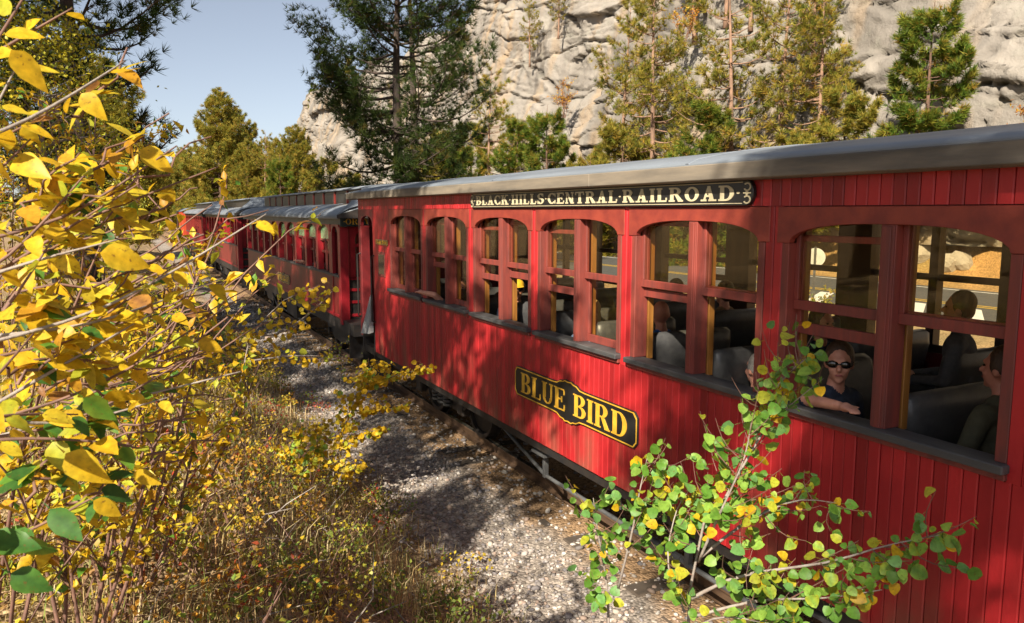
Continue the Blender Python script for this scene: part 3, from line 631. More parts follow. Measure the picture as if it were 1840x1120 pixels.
def truck(parent, yc, far=False):
    t = MB()
    xo = TRX-GAUGE-.20
    for sx in (-1, 1):
        x = TRX+sx*(GAUGE+.20)
        m = MB(); m.prism([(yc-1.15, .50), (yc-1.15, .62), (yc-.45, .72), (yc+.45, .72), (yc+1.15, .62), (yc+1.15, .50), (yc+.9, .47), (yc+.45, .30), (yc-.45, .30), (yc-.9, .47)], 'x', x-.05, x+.05); tf = m.build('truck_frame', iron, parent, bevel=.01)
        if not far:
            for yw in (yc-.85, yc+.85):
                MB().box(x+sx*.05, x+sx*.17, yw-.11, yw+.11, .34, .60).build('journal_box', iron, tf, bevel=.02)
            for yw in (yc-.22, yc, yc+.22):
                m = MB()
                for k in range(4): m.lathe_x((0, 0, 0), [(0, 0)])if False else m.tube([(x+sx*.09, yw, .34+k*.055), (x+sx*.09, yw, .375+k*.055)], .075, 10)
                m.build('coil_spring', greyiron, tf)
    for yw in (yc-.85, yc+.85):
        for sx in (-1, 1):
            x = TRX+sx*GAUGE
            m = MB().lathe_x((x, yw, .44), [(-.065, 0), (-.065, .10), (-.02*1, .13), (-.02, .36), (-.065, .385), (-.065, .44), (.05, .44), (.05, .475), (.075, .475), (.075, .38), (.03, .36), (.03, .13), (.06, .1), (.06, 0)] if sx < 0 else [(.065, 0), (.065, .10), (.02, .13), (.02, .36), (.065, .385), (.065, .44), (-.05, .44), (-.05, .475), (-.075, .475), (-.075, .38), (-.03, .36), (-.03, .13), (-.06, .1), (-.06, 0)])
            m.build('wheel', iron, parent, smooth=False)
        MB().tube([(TRX-GAUGE-.3, yw, .44), (TRX+GAUGE+.3, yw, .44)], .07, 10).build('axle', iron, parent)
truck(coach, 10.6); truck(coach, -.2)
# --- seats
def seat_meshes():
    # local: x across, y towards the sitter's knees, z up from the floor
    prof = [(-.02, .38), (-.05, .60), (-.09, .82), (-.12, .90), (-.17, .925), (-.225, .90), (-.235, .80), (-.19, .6), (-.13, .36)]
    rows = []
    for x, k in ((-.47, .0), (-.465, .55), (-.44, .9), (-.39, 1), (-.06, 1), (-.02, .97), (0, .955), (.02, .97), (.06, 1), (.39, 1), (.44, .9), (.465, .55), (.47, .0)):
        cy_, cz_ = -.12, .62
        rows.append([(x, cy_+(py-cy_)*(k if abs(x) > .4 else 1), cz_+(pz-cz_)*(.80+.20*k)) for py, pz in prof+prof[:1]])
    b = MB(); b.grid(rows); b.add([rows[0][i] for i in range(9)], [tuple(range(9))]); b.add([rows[-1][i] for i in range(9)], [tuple(range(9))])
    c = MB(); prof2 = [(-.05, .30), (-.05, .42), (.0, .455), (.38, .46), (.44, .43), (.45, .36), (.42, .30)]
    c.grid([[(x, py*k, .36+(pz-.36)*k) for py, pz in prof2+prof2[:1]] for x, k in ((-.47, .86), (-.44, 1), (0, .97), (.44, 1), (.47, .86))])
    l = MB().box(-.40, -.34, .0, .34, 0, .31).box(.34, .40, .0, .34, 0, .31).box(-.44, .44, .1, .2, .26, .3)
    ar = MB().box(.475, .515, -.08, .32, .56, .60).box(.475, .515, .22, .27, .3, .56)
    out = []
    for nm, mb, mt in (('backrest', b, leather), ('cushion', c, leather), ('leg_frame', l, greyiron), ('armrest', ar, varn)):
        me = bpy.data.meshes.new(nm); me.from_pydata(mb.v, [], mb.f); me.materials.append(mt); me.validate()
        bm = bmesh.new(); bm.from_mesh(me); bmesh.ops.remove_doubles(bm, verts=bm.verts, dist=1e-4); bmesh.ops.recalc_face_normals(bm, faces=bm.faces); bm.to_mesh(me); bm.free()
        if nm in ('backrest', 'cushion'): me.polygons.foreach_set('use_smooth', [True]*len(me.polygons))
        out.append((nm, me))
    return out
SEATM = seat_meshes()
def add_seat(x, y, face):
    r = link('seat', SEATM[1][1], coach, (x-CO.x, y-CO.y, 1.2)); r.rotation_euler = (0, 0, 0 if face > 0 else math.pi)
    for nm, me in (SEATM[0], SEATM[2], SEATM[3]): link(nm, me, r)
SP = [2.26, 3.06, 4.66, 5.52, 6.30, 7.16, 8.05, 8.9, 9.75, 10.6, 11.4]
for y_ in SP: add_seat(4.36, y_, 1)
add_seat(4.36, 3.72, -1)
for y_ in (2.1, 2.95, 3.8, 4.65, 5.6, 6.45, 7.3, 8.15, 9.0, 9.85, 10.7, 11.5): add_seat(5.84, y_, 1)

# ------------------------------------------------------------------ the coaches ahead
dred = mat('crimson_coach_paint', (.34, .014, .022), (.22, .012, .018), rough=.4, scale=3, stretch=(1, 1, .3), bump=.1)
brownred = mat('brown_red_panel', (.22, .022, .017), (.14, .016, .013), rough=.45, scale=4, stretch=(1, 1, .2))
monitor = mat('dark_clerestory', (.03, .028, .028), (.05, .04, .035), rough=.4, scale=4)
monlight = mat('sooty_clerestory_glass', (.016, .016, .017), (.03, .028, .026), rough=.45, scale=8)
def far_coach(name, y0, y1, label, detail, body, panel, cat='train car', zb=1.05, ze=3.05, text=None, wins=10, plat=1.3, group=None):
    c = empty(name, (TRX, (y0+y1)/2, 0), label, cat, group)
    x0, x1 = SX, FX; b0, b1 = y0+plat, y1-(.9 if detail else .5)     # side wall between the vestibules
    zs = 1.90; zt = 2.88; zsp = 2.68
    P = lambda nm, mt, *a, bevel=0, par=None: MB().box(*a).build(nm, mt, par or c, bevel=bevel)
    P('lower_wall', panel, x0+.01, x0+.10, b0, b1, zb, zs-.03); P('upper_wall', body, x0+.01, x0+.10, b0, b1, zt+.02, ze)
    P('side_sill', iron, x0+.02, x1-.02, y0+.4, y1-.3, zb-.22, zb-.001)
    P('far_wall', body, x1-.1, x1, b0, b1, zb, 1.9); P('far_wall', body, x1-.1, x1, b0, b1, 2.85, ze)
    P('window_sill', sillm, x0-.03, x0+.08, b0, b1, zs-.028, zs+.012); P('belt_rail', body, x0-.008, x0+.03, b0, b1, zb+.02, zb+.07)
    P('fascia', darkfasc if detail else monitor, x0-.012, x0+.05, b0-.159, y1-.2, ze-.155, ze-.002); P('end_fascia', darkfasc, x0-.012, x1+.01, b0-.20, b0-.16, ze-.19, ze+.005)
    P('floor', floorm, x0+.1, x1-.1, b0, b1, 1.1, 1.2); P('ceiling', ceilm, x0+.1, x1-.1, b0, b1, ze, ze+.02)
    P('end_wall', body, x0+.02, x1-.02, b1-.05, b1, zb, ze)
    pit = (b1-b0-.8)/wins; yy = b0+.75
    for k in range(wins):
        a = yy+k*pit+.10; b = yy+(k+1)*pit-.10
        ar = arch(a, b, 10, zt, zsp)
        m = MB(); m.prism([(a-.101, zsp)] + ar + [(b+.101, zsp), (b+.101, zt+.021), (a-.101, zt+.021)], 'x', x0+.004, x0+.06); wn = m.build('window', body, c)
        P('post', body, x0, x0+.12, b+.001, b+.199 if k < wins-1 else b1, zs+.012, zsp+.06)
        if detail:
            m = MB(); m.prism([(a, zsp-.10)] + ar + [(b, zsp-.10)], 'x', x0+.07, x0+.08); m.build('stained_light', greenglass, wn)
            P('sash_bar', jamb, x0+.05, x0+.085, (a+b)/2-.025, (a+b)/2+.025, zs+.012, zsp-.10, par=wn); P('sash_bar', jamb, x0+.05, x0+.085, a, b, zsp-.14, zsp-.10, par=wn)
        P('meeting_rail', jamb, x0+.085, x0+.10, a, b, 2.28, 2.33, par=wn)
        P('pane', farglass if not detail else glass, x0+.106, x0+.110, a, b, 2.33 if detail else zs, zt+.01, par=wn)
        if detail: P('far_post', darkwood, x1-.12, x1-.02, b+.0, b+.2, 1.9, 2.85)
    P('post', body, x0, x0+.12, b0+.62, yy+.10, zs+.012, zsp+.06)
    # arched vestibule doorway at the near end
    ar = arch(b0+.08, b0+.55, 10, 2.86, 2.66)
    m = MB(); m.prism([(b0, zb), (b0+.08, zb)] + ar + [(b0+.55, zb), (b0+.62, zb), (b0+.62, 2.95), (b0, 2.95)], 'x', x0-.004, x0+.06); m.build('door_surround', body, c)
    P('door', inred, x0+.35, x0+.40, b0+.0, b0+.62, zb, 2.95)
    # the end facing the camera: posts, arched end light and gate panels
    P('corner_post', dred, x0-.01, x0+.16, b0-.13, b0-.001, zb-.1, ze-.2, bevel=.01); P('corner_post', dred, x1-.16, x1, b0-.13, b0-.001, zb-.1, ze)
    m = MB(); ar = [(x0+.30+.42*(1-math.cos(math.pi*i/10)), 2.62+.24*math.sin(math.pi*i/10)) for i in range(11)]
    m.prism([(x0+.16, 2.62)] + ar + [(x1-.16, 2.62), (x1-.16, ze), (x0+.16, ze)], 'y', b0-.08, b0-.03); ew = m.build('end_arch', dred, c)
    P('end_post', dred, x0+.161, x0+.30, b0-.075, b0-.035, 1.85, 2.62, par=ew); P('end_post', dred, x0+1.14, x1-.161, b0-.075, b0-.035, 1.1, 2.62, par=ew)
    P('end_rail', dred, x0+.301, x0+1.139, b0-.07, b0-.03, 2.46, 2.52, par=ew); P('end_pane', glass, x0+.301, x0+1.139, b0-.06, b0-.055, 1.9, 2.84, par=ew)
    P('gate_panel', iron, x0+.161, x0+1.139, b0-.055, b0-.04, 1.06, 1.849)
    for z_ in (1.10, 1.36, 1.60, 1.82): P('gate_rail', dred, x0+.161, x0+1.139, b0-.075, b0-.056, z_, z_+.055)
    P('platform', iron, x0+.3, x1-.3, y0+.3, b0, .95, 1.05)
    for k in range(3): P('step', iron, x0+.02+.16*k, x0+.28+.16*k, b0-.6, b0-.02, .42+.24*k, .455+.24*k)
    P('step_side', iron, x0+.0, x0+.5, b0-.64, b0-.60, .38, 1.05)
    # roof: lower deck, clerestory and sloping hood towards the camera
    e = ze-.01
    low = [(x0-.10, e-.035), (x0-.11, e), (x0-.05, e+.075), (x0+.10, e+.16), (x0+.32, e+.225), (x0+.60, e+.265), (x0+.74, e+.275)]
    up = [(x0+.62, e+.56), (x0+.60, e+.585), (x0+.85, e+.64), (x0+1.15, e+.668), (TRX, e+.675)]
    full = lambda pr: pr + [(2*TRX-x, z) for x, z in pr[-2::-1]]
    ya, yb = y0+.90, y1-.1; yc = y0+2.0
    ysec = list(np.linspace(yc, yb, 24))
    m = MB(); m.grid([[(x, v, z) for x, z in low] for v in [ya+.0, ya+.25, ya+.6]+ysec[:]]); m.build('lower_roof', roofm, c, smooth=True)
    m = MB(); m.grid([[(2*TRX-x, v, z) for x, z in low] for v in [ya]+ysec]); m.build('lower_roof', roofm, c, smooth=True)
    for v in ysec[1:-1:2]:
        m = MB(); m.grid([[(x-.001, v+d, z+h_) for x, z in low] for d, h_ in ((-.025, .001), (-.015, .008), (.015, .008), (.025, .001))]); m.build('roof_seam', roofm if int(v*7) % 2 else fascm, c)
    P('clerestory', monitor, x0+.70, x1-.70, yc-.2, yb-.25, e+.2, e+.562)
    if detail:
        n_ = 11
        for k in range(n_):
            a = yc+.1+k*(yb-.4-yc)/n_; d_ = (yb-.4-yc)/n_
            cw = P('clerestory_light', monlight, x0+.690, x0+.699, a+.10, a+d_-.10, e+.31, e+.52)
            P('clerestory_post', brownred, x0+.672, x0+.699, a-.05, a+.05, e+.28, e+.555)
    m = MB(); m.grid([[(x, v, z) for x, z in full(up)] for v in (yc-.25, yb)]); ur = m.build('upper_roof', roofm, c, smooth=True); sd = ur.modifiers.new('solid', 'SOLIDIFY'); sd.thickness = .03
    fu = full(up); nn = len(fu); rows = []
    for k in range(7):
        t = k/6; s_ = t*t*(3-2*t); v = yc-.25-(yc-.25-ya)*t
        row = []
        for i, (x, z) in enumerate(fu):
            u = (i/(nn-1)-.5)*2; xe = TRX+u*1.52; zz = e+.01+.26*(1-u*u)
            kk = t**1.15; row.append((x*(1-kk)+xe*kk, v, z*(1-kk*.94)+zz*kk*.94 if k < 6 else z*.06+zz*.94))
        rows.append(row)
    m = MB(); m.grid(rows); hd = m.build('roof_hood', roofm, c, smooth=True); sd = hd.modifiers.new('solid', 'SOLIDIFY'); sd.thickness = .03
    m = MB(); m.add([rows[-1][i] for i in range(nn)] + [(p[0], p[1]-.0, e-.02) for p in rows[-1]], [(i, i+1, nn+i+1, nn+i) for i in range(nn-1)]); m.build('hood_edge', monitor, c)
    truck(c, b0+1.9, True); truck(c, b1-1.6, True)
    m = MB().tube([(x0+.2, b0+3.2, zb-.05), (x0+.2, b0+4.6, .42), (x0+.2, b1-4.2, .42), (x0+.2, b1-2.9, zb-.05)], .022, 6); m.build('truss_rod', greyiron, c)
    P('equipment_box', iron, x0+.15, x0+.8, b0+5.2, b0+6.6, .42, zb-.2)
    if text:
        sb = P('end_name_board', darkfasc, x0+.0, x0+1.05, b0-.218, b0-.201, ze-.178, ze-.012, bevel=.003)
        lettering('.'+text+'.', sb, gold, (x0+.05, b0-.218, ze-.150), (1, 0, 0), .110, 1, length=.94, gap=.10, ndir=(0, -1, 0))
        name_board(b0+5.2, b0+6.9, 1.29, 1.52, text, c, x0+.01, .14, gold, bump=.03, base_mat=darkfasc)
    return c
far_coach('passenger_coach', 13.75, 28.6, 'second red coach with green stained arched windows, behind the near coach', True, dred, brownred, text='OREVILLE')
far_coach('passenger_coach', 29.0, 42.6, 'third dark red coach with a grey clerestory roof, left of the green-windowed one', False, dred, brownred, wins=9)
far_coach('passenger_coach', 43.0, 57.2, 'fourth dark coach near the far left end of the train', False, brownred, dred, wins=9)
oc = empty('box_car', (TRX, 61, 0), 'small orange-red car at the far left head of the train', 'train car')
MB().box(SX-.15, FX, 57.8, 64, .95, 3.15).build('body', orangem, oc, bevel=.03)
m = MB(); m.grid([[(SX-.2, v, 3.14), (SX+.3, v, 3.36), (TRX, v, 3.48), (FX-.3, v, 3.36), (FX+.1, v, 3.14)] for v in (57.7, 64.1)]); m.build('roof', roofm, oc)
for y_ in (57.9, 60, 62): MB().box(SX-.18, SX-.151, y_, y_+.1, 1, 3.1).build('side_rib', orangem, oc)
MB().box(SX+.1, FX-.1, 58, 63.8, .5, .949).build('underframe', iron, oc)

# ------------------------------------------------------------------ pines
def tuft(k, length=1.0, width=.09, spread=1.0, seed=0):
    r = np.random.default_rng(seed); V = []; Fc = []
    for i in range(k):
        d = r.normal(size=3); d[1] = abs(d[1])*1.0 + .45/spread; d /= np.linalg.norm(d)
        sd = np.cross(d, r.normal(size=3)); sd /= np.linalg.norm(sd)
        b = d*.04; l = length*r.uniform(.7, 1.1); n = len(V)
        V += [b-sd*width*.5, b+sd*width*.5, d*l*.62+sd*width*.42, d*l]; Fc += [(n, n+1, n+2), (n, n+2, n+3)]
    return np.array(V), np.array(Fc)
def pine_data(seed, H, r0, bare, prof, tufts_per_m, tsize, cols, brk=5, gaps=.15, needles=13, width=.085, droop=.0, dead=True):
    """trunk and crown meshes of one pine. prof(t) branch length at relative crown height t"""
    r = random.Random(seed); g = np.random.default_rng(seed)
    tr = MB(); ph = r.random()*6
    ax = lambda z: Vector((.10*math.sin(z*.35+ph)+.02*z*math.sin(ph), .10*math.cos(z*.3+ph*2)-.02*z*.5*math.cos(ph), z))
    N = 14; tr.tube([ax(H*i/N) for i in range(N+1)], [r0*(1-.93*(i/N)**.9)*(1.25 if i == 0 else 1) for i in range(N+1)], 9)
    pos = []; dirs = []; z = bare*H
    while z < H*.985:
        t = (z/H-bare)/(1-bare); nb = brk if t < .9 else 3
        for k in range(nb):
            if r.random() < gaps: continue
            a = r.random()*6.283; L = prof(t)*r.uniform(.62, 1.18)
            if L < .15: L = .15
            rise = (-.15+.75*t+r.uniform(-.14, .16))-droop
            p0 = ax(z+r.uniform(-.15, .15)); hd = Vector((math.cos(a), math.sin(a), 0)); pts = []
            kink = r.uniform(-.5, .5)
            for q in range(6):
                u = q/5; yawd = Vector((math.cos(a+kink*u*u), math.sin(a+kink*u*u), 0))
                pts.append(p0+yawd*(L*u)+Vector((0, 0, L*(rise*u+.22*u*u*u-.10*math.sin(u*3.1)))))
            rb = max(.008, r0*.26*(1-.6*t))*min(1, L/1.5+.3); tr.tube(pts, [rb*(1-.8*q/5) for q in range(6)], 5, cap=False)
            n = max(3, int(L*tufts_per_m*r.uniform(.7, 1.2)))
            for q in range(n):
                u = r.random()**.55; u = .28+.72*u; j = min(4, int(u*5)); f = u*5-j
                p = pts[j].lerp(pts[j+1], f); lat = Vector((-hd.y, hd.x, 0))*r.gauss(0, 1)*L*.16*(1.25-u*.7)
                p = p+lat+Vector((0, 0, r.gauss(.03, .07)*L+abs(lat.length)*.25))
                pos.append(p); dd = (hd*(.6)+lat.normalized()*.5+Vector((0, 0, .75))+Vector((r.gauss(0, .3), r.gauss(0, .3), r.gauss(0, .3)))) if lat.length > 0 else hd
                dirs.append(dd)
                if r.random() < .12: tr.tube([pts[j].lerp(pts[j+1], f*.5), p], [.010, .005], 3, cap=False)
        z += (H*(1-bare))/max(8, H*1.55)*r.uniform(.7, 1.3)
    if dead:
        zz = .06*H
        while zz < bare*H:
            a = r.random()*6.28; L = r.uniform(.3, .9); p0 = ax(zz); tr.tube([p0, p0+Vector((math.cos(a)*L*.6, math.sin(a)*L*.6, -.05)), p0+Vector((math.cos(a)*L, math.sin(a)*L, -.2*L+.1))], [.02, .012, .005], 4, cap=False); zz += r.uniform(.2, .6)
    pos = np.array([tuple(p) for p in pos]); dirs = np.array([tuple(p) for p in dirs]); n = len(pos)
    tv, tf = tuft(needles, 1, width, 1, seed)
    Fm = frames(dirs, rand_dirs(n, g)); size = tsize*g.uniform(.7, 1.25, n)
    C = np.array(cols); pick = C[g.choice(len(C), n, p=np.array([.34, .28, .2, .1, .08]))]*g.uniform(.65, 1.25, (n, 1))
    vv, ff, cc = scatter(tv, tf, pos, Fm, size, pick)
    tm = bpy.data.meshes.new('trunk'); tm.from_pydata(tr.v, [], tr.f); tm.polygons.foreach_set('use_smooth', [True]*len(tm.polygons))
    o = np_mesh('crown', vv, ff, needlem, col=cc); cm_ = o.data; bpy.data.objects.remove(o)
    return tm, cm_
OLIVE = [(.31, .27, .04), (.39, .31, .05), (.21, .23, .036), (.44, .28, .05), (.13, .16, .03)]
GREEN = [(.18, .23, .03), (.12, .20, .026), (.27, .26, .035), (.38, .25, .045), (.08, .14, .026)]
DARK = [(.050, .085, .020), (.070, .100, .022), (.036, .060, .018), (.13, .105, .025), (.085, .120, .024)]
pyr = lambda w_, p=.8: (lambda t: w_*(1-t)**p + .12)
rnd_ = lambda w_: (lambda t: w_*(.55+.45*math.sin(min(1, t*1.25)*2.4))*(1-t**3*.85))
TREES = {
 'tall':  (pine_data(1, 15, .21, .22, rnd_(2.1), 15, .28, OLIVE, 5, .25, 13, .10), paleb),
 'open':  (pine_data(2, 13, .19, .25, rnd_(2.4), 12, .28, OLIVE, 5, .34, 13, .10), paleb),
 'cone':  (pine_data(3, 18, .26, .08, pyr(5.6, .75), 26, .42, OLIVE, 8, .10, 12, .11), bark),
 'cone2': (pine_data(4, 15, .22, .10, pyr(4.6, .6), 26, .40, OLIVE, 8, .12, 12, .11), bark),
 'young': (pine_data(5, 6.5, .11, .04, pyr(1.9, .7), 85, .21, GREEN, 7, .08, 15, .10), bark),
 'young2': (pine_data(6, 5.2, .10, .05, pyr(1.7, .55), 75, .21, OLIVE, 7, .12, 15, .10), bark),
 'dark':  (pine_data(7, 15.5, .27, .17, lambda t: 3.1*(.62+.5*math.sin(min(1, t*1.1)*2.2))*(1-t**3*.6)+.2, 26, .25, DARK, 6, .22, 16, .07), darkbark),
 'dark2': (pine_data(8, 14.5, .23, .20, lambda t: 2.7*(.62+.5*math.sin(min(1, t*1.1)*2.2))*(1-t**3*.6)+.2, 24, .25, DARK, 5, .25, 16, .07), darkbark),
}
for (tm, cm_), bk in TREES.values():
    tm.materials.clear(); tm.materials.append(bk)
def put_tree(kind, X, Y, label, scale=1, rot=0, group=None, z=None, name='pine_tree'):
    (tm, cm_), bk = TREES[kind]
    z = float(gz(X, Y))-.1 if z is None else z
    t = empty(name, (X, Y, z), label, 'pine tree', group); t.scale = (scale,)*3; t.rotation_euler = (0, 0, rot)
    link('trunk', tm, t); link('crown', cm_, t); return t
def on_px(px, X):
    "track distance at which lateral X shows at photograph column px"
    dx = FW[0]+RT[0]*(px-920)/FPX; dy = FW[1]+RT[1]*(px-920)/FPX
    return X/dx*dy
def tree_px(kind, px, X, label, **k): return put_tree(kind, X, on_px(px, X), label, **k)
# the dark pair between train and road
tree_px('dark', 722, 9.0, 'tall dark green pine with a thick bare trunk behind the second coach', rot=.4)
tree_px('dark2', 752, 9.6, 'slimmer dark pine trunk right beside the thick one', rot=2.1)
# left bank pines
put_tree('dark2', -1.1, 24.0, 'big dark pine at top left with branches reaching over the track', scale=1.25, rot=1.0)
put_tree('dark', -5.2, 19.5, 'dark pine at the left edge behind the yellow leaves', scale=1.2, rot=4.0)
put_tree('dark2', -3.0, 33.0, 'dark pine farther up the left bank, beyond the yellow tree', scale=1.0, rot=3.0)
put_tree('dark', -9.0, 31.0, 'broad dark pine set back on the left bank', scale=1.15, rot=.9)
put_tree('cone2', -1.0, 62.0, 'olive pine at the left of the far gap, above the head of the train', scale=.9, rot=.9)
# trees in the gap at the far end of the train
G = 'sunlit pines beyond the far end of the train'
for i, (kd, px, X, sc, lab) in enumerate([
  ('cone', 405, 12.3, 1.10, 'tall pointed olive-green pine against the sky, tallest in the gap'),
  ('cone2', 352, 11.0, .98, 'rounded yellow-green pine left of the tall pointed one'),
  ('open', 486, 17.5, 1.02, 'thin pine with a pale bare trunk between two fuller pines'),
  ('cone2', 540, 17.8, .80, 'full yellow-green pine just left of the rock pinnacle'),
  ('young', 515, 13.0, 1.2, 'bright green young pine low in front of the fuller pines'),
  ('cone2', 455, 15.5, .8, 'small olive pine tucked right of the tall pointed one'),
  ('cone', 310, 9.0, .75, 'distant olive pine low beside the far sky gap'),
  ('cone2', 275, 5.8, .85, 'farthest hazy pine low at the end of the track'),
  ('cone', 245, 3.0, .8, 'far pine straight above the end of the rails'),
  ('cone', 440, 17.0, 1.05, 'olive pine filling the gap right of the tall pointed one'),
  ('cone', 335, 12.5, .95, 'olive pine low at the left of the gap'),
  ('cone2', 505, 20.0, .85, 'rounded pine behind the thin bare-trunked one'),
  ('cone2', 378, 11.4, .8, 'lower pine in front of the tall pointed one'),
  ('young2', 590, 12.5, 1.2, 'low olive pine bush at the foot of the pinnacle')]):
    Yv = on_px(px, X); 
    if Yv > 220 or Yv < 0: Yv = 150
    put_tree(kd, X, Yv, lab, scale=sc, rot=i*1.3, group=G)
# pines on the slope under and on the cliff
G = 'pines on the granite cliff'
cl_list = [
  ('tall', 1160, 24.4, 1.0, None, 'tall pine with an orange bare trunk at the centre of the cliff'),
  ('open', 1115, 25.4, 1.0, None, 'olive pine just left of the orange-trunked one'),
  ('open', 1300, 24.8, 1.05, None, 'broad pine right of the orange-trunked one, in front of the rock'),
  ('young', 1262, 23.9, 1.2, None, 'bushy young pine in front of the broad one'),
  ('open', 1390, 25.0, 1.0, None, 'spreading pine with crooked limbs left of the bare rock face'),
  ('young', 1650, 24.6, 1.12, 3.0, 'dense green young pine alone against the right rock face'),
  ('young2', 1500, 24.2, 1.0, 2.6, 'small green pine low left of the lone young pine'),
  ('young2', 1425, 24.0, .8, 2.0, 'low olive pine just above the eave, right of centre'),
  ('young', 985, 24.0, 1.4, None, 'bright bushy pine left of the orange-trunked one'),
  ('young', 930, 24.6, 1.35, None, 'bright green pine bush at the left foot of the cliff'),
  ('open', 880, 24.2, 1.0, None, 'narrow pine right of the dark pair'),
  ('young2', 1060, 24.0, 1.15, None, 'yellowish pine bush under the orange trunk'),
  ('young2', 1205, 23.9, 1.0, None, 'yellow-green pine bush right of the orange trunk'),
  ('tall', 1235, 29.5, .62, 12.5, 'pine clinging high on the cliff, left of the top group'),
  ('tall', 1285, 29.8, .60, 13.0, 'pine in the top group above the broad tree'),
  ('open', 1330, 30.0, .62, 12.5, 'right-hand pine of the top group on the cliff'),
  ('open', 950, 29.5, .42, 14.5, 'small sparse pine on a ledge at upper left of the cliff'),
  ('open', 1000, 30.0, .42, 16.0, 'sparse pine by a ledge right of the upper left one'),
  ('open', 1440, 27.5, .55, 9.0, 'crooked pine rooted on a ledge above the spreading one'),
  ('young2', 1395, 24.0, 1.05, None, 'dull olive pine bush beneath the spreading pine'),
  ('young2', 1740, 24.4, .5, 3.0, 'tiny pine seedling right of the lone young pine'),
  ('young', 845, 23.5, 1.45, None, 'olive pine bush behind the roof, right of the dark trunks'),
  ('young2', 640, 23.0, 1.3, None, 'orange-tinged pine bush left of the dark trunks'),
  ('open', 1455, 25.6, .8, 2.5, 'thin spreading pine reaching over the bare rock'),
  ('young2', 1110, 23.6, 1.35, None, 'golden pine bush left of the orange trunk'),
  ('cone2', 790, 24.0, .62, None, 'olive pine behind the right side of the dark pair'),
  ('young2', 1570, 24.0, .55, 2.6, 'small olive pine between the low green one and the lone pine'),
  ('young', 576, 31.5, .75, 21.0, 'round little tree on top of the rock pinnacle'),
  ('young2', 604, 31.8, .6, 19.5, 'small tree in the notch right of the pinnacle top'),
  ('young2', 640, 31.5, .7, 22.5, 'dark little tree on the cliff rim right of the notch'),
]
for i, (kd, px, X, sc, z, lab) in enumerate(cl_list): put_tree(kd, X, on_px(px, X), lab, scale=sc, rot=i*2.17, group=G, z=z)

# ------------------------------------------------------------------ broad leaves, shrubs, saplings
def leaf_template(width, tipw=.12, fold=.25, curl=.18, n=5, twist=0, seed=0, petiole=.28, rnd_leaf=False):
    r = random.Random(seed); V = [(0, -petiole, -.02), (.02, -petiole*.1, 0), (-.02, -petiole*.1, 0)]; Fc = [(0, 1, 2)]
    for i in range(n+1):
        t = i/n; hw = width*.5*(math.sin(math.pi*(t**.72))**.8)*(1-.25*t)+(.0 if 0 < i < n else .005)
        if rnd_leaf: hw = width*.5*max(.012, math.sin(math.pi*min(1, t**.78))**.52*(1-.12*t)) if i < n else .004
        if 0 < i < n: hw *= r.uniform(.94, 1.05)
        z = -curl*t*t; a = twist*t
        for sx in (-1, 0, 1):
            x = sx*hw; zz = z+abs(sx)*hw*fold*2*r.uniform(.7, 1.2)
            V.append((x*math.cos(a)-zz*math.sin(a)*.3, t, zz*math.cos(a)+x*math.sin(a)))
    for i in range(n):
        b = 3+i*3
        for k in (0, 1): Fc += [(b+k, b+k+1, b+k+4), (b+k, b+k+4, b+k+3)]
    return np.array(V), np.array(Fc)
def leaf_mesh(name, tv, tf, c, c2=None, seed=0):
    g = np.random.default_rng(seed); c = np.array(c); c2 = np.array(c2 if c2 is not None else c)
    w_ = np.clip(np.abs(tv[:, 0:1])*2.2, 0, 1)*g.uniform(.3, 1) ; cc = (c*(1-w_)+c2*w_)*g.uniform(.85, 1.1, (len(tv), 1))
    o = np_mesh(name, tv, tf, leafm, col=cc, smooth=True); me = o.data; bpy.data.objects.remove(o); return me
YEL = (.66, .42, .018); YEL2 = (.60, .47, .035); ORA = (.56, .29, .025); YG = (.42, .44, .035); GRN = (.11, .25, .03); GRN2 = (.055, .15, .03); BRN = (.30, .14, .05); LGRN = (.24, .40, .06)
HZ = []
for k in range(6):
    tv, tf = leaf_template(.66 if k % 2 else .58, fold=.03+.03*k, curl=[.1, .3, -.12, .22, .45, .05][k], twist=[.2, -.4, .5, -.2, .7, 0][k], n=8, seed=k)
    HZ.append([leaf_mesh('leaf', tv, tf, c, c2, k*9+j) for j, (c, c2) in enumerate([(YEL, YEL2), (YEL2, YEL), (YEL, ORA), (YG, YEL), (GRN, YG), (GRN2, GRN), (BRN, ORA)])])
AS = []
for k in range(4):
    tv, tf = leaf_template(1.0, fold=.10+.05*k, curl=[.1, .22, -.1, .3][k], twist=[.2, -.3, .1, .4][k], n=8, seed=20+k, petiole=.8, rnd_leaf=True)
    AS.append([leaf_mesh('leaf', tv, tf, c, c2, 100+k*9+j) for j, (c, c2) in enumerate([(GRN, LGRN), (LGRN, YG), (YG, YEL2), (YEL, YEL2), ((.15, .33, .09), LGRN)])])
LT = {'oval': leaf_template(.62, fold=.2, curl=.2, n=3, seed=51), 'round': leaf_template(.95, fold=.12, curl=.15, n=5, seed=52, petiole=.6, rnd_leaf=True)}
LT['tiny'] = (np.array([(0, 0, 0), (-.32, .45, .08), (.32, .5, .06), (0, 1, -.05)]), np.array([(0, 2, 1), (1, 2, 3)]))
def bez(P, n=9):
    P = [Vector(p) for p in P]; out = []
    m = len(P)-1
    for i in range(n+1):
        t = i/n*m; k = min(m-1, int(t)); f = t-k
        p0 = P[max(k-1, 0)]; p1 = P[k]; p2 = P[k+1]; p3 = P[min(k+2, m)]
        out.append(.5*((2*p1)+(p2-p0)*f+(2*p0-5*p1+4*p2-p3)*f*f+(3*p1-p0-3*p2+p3)*f**3))
    return out
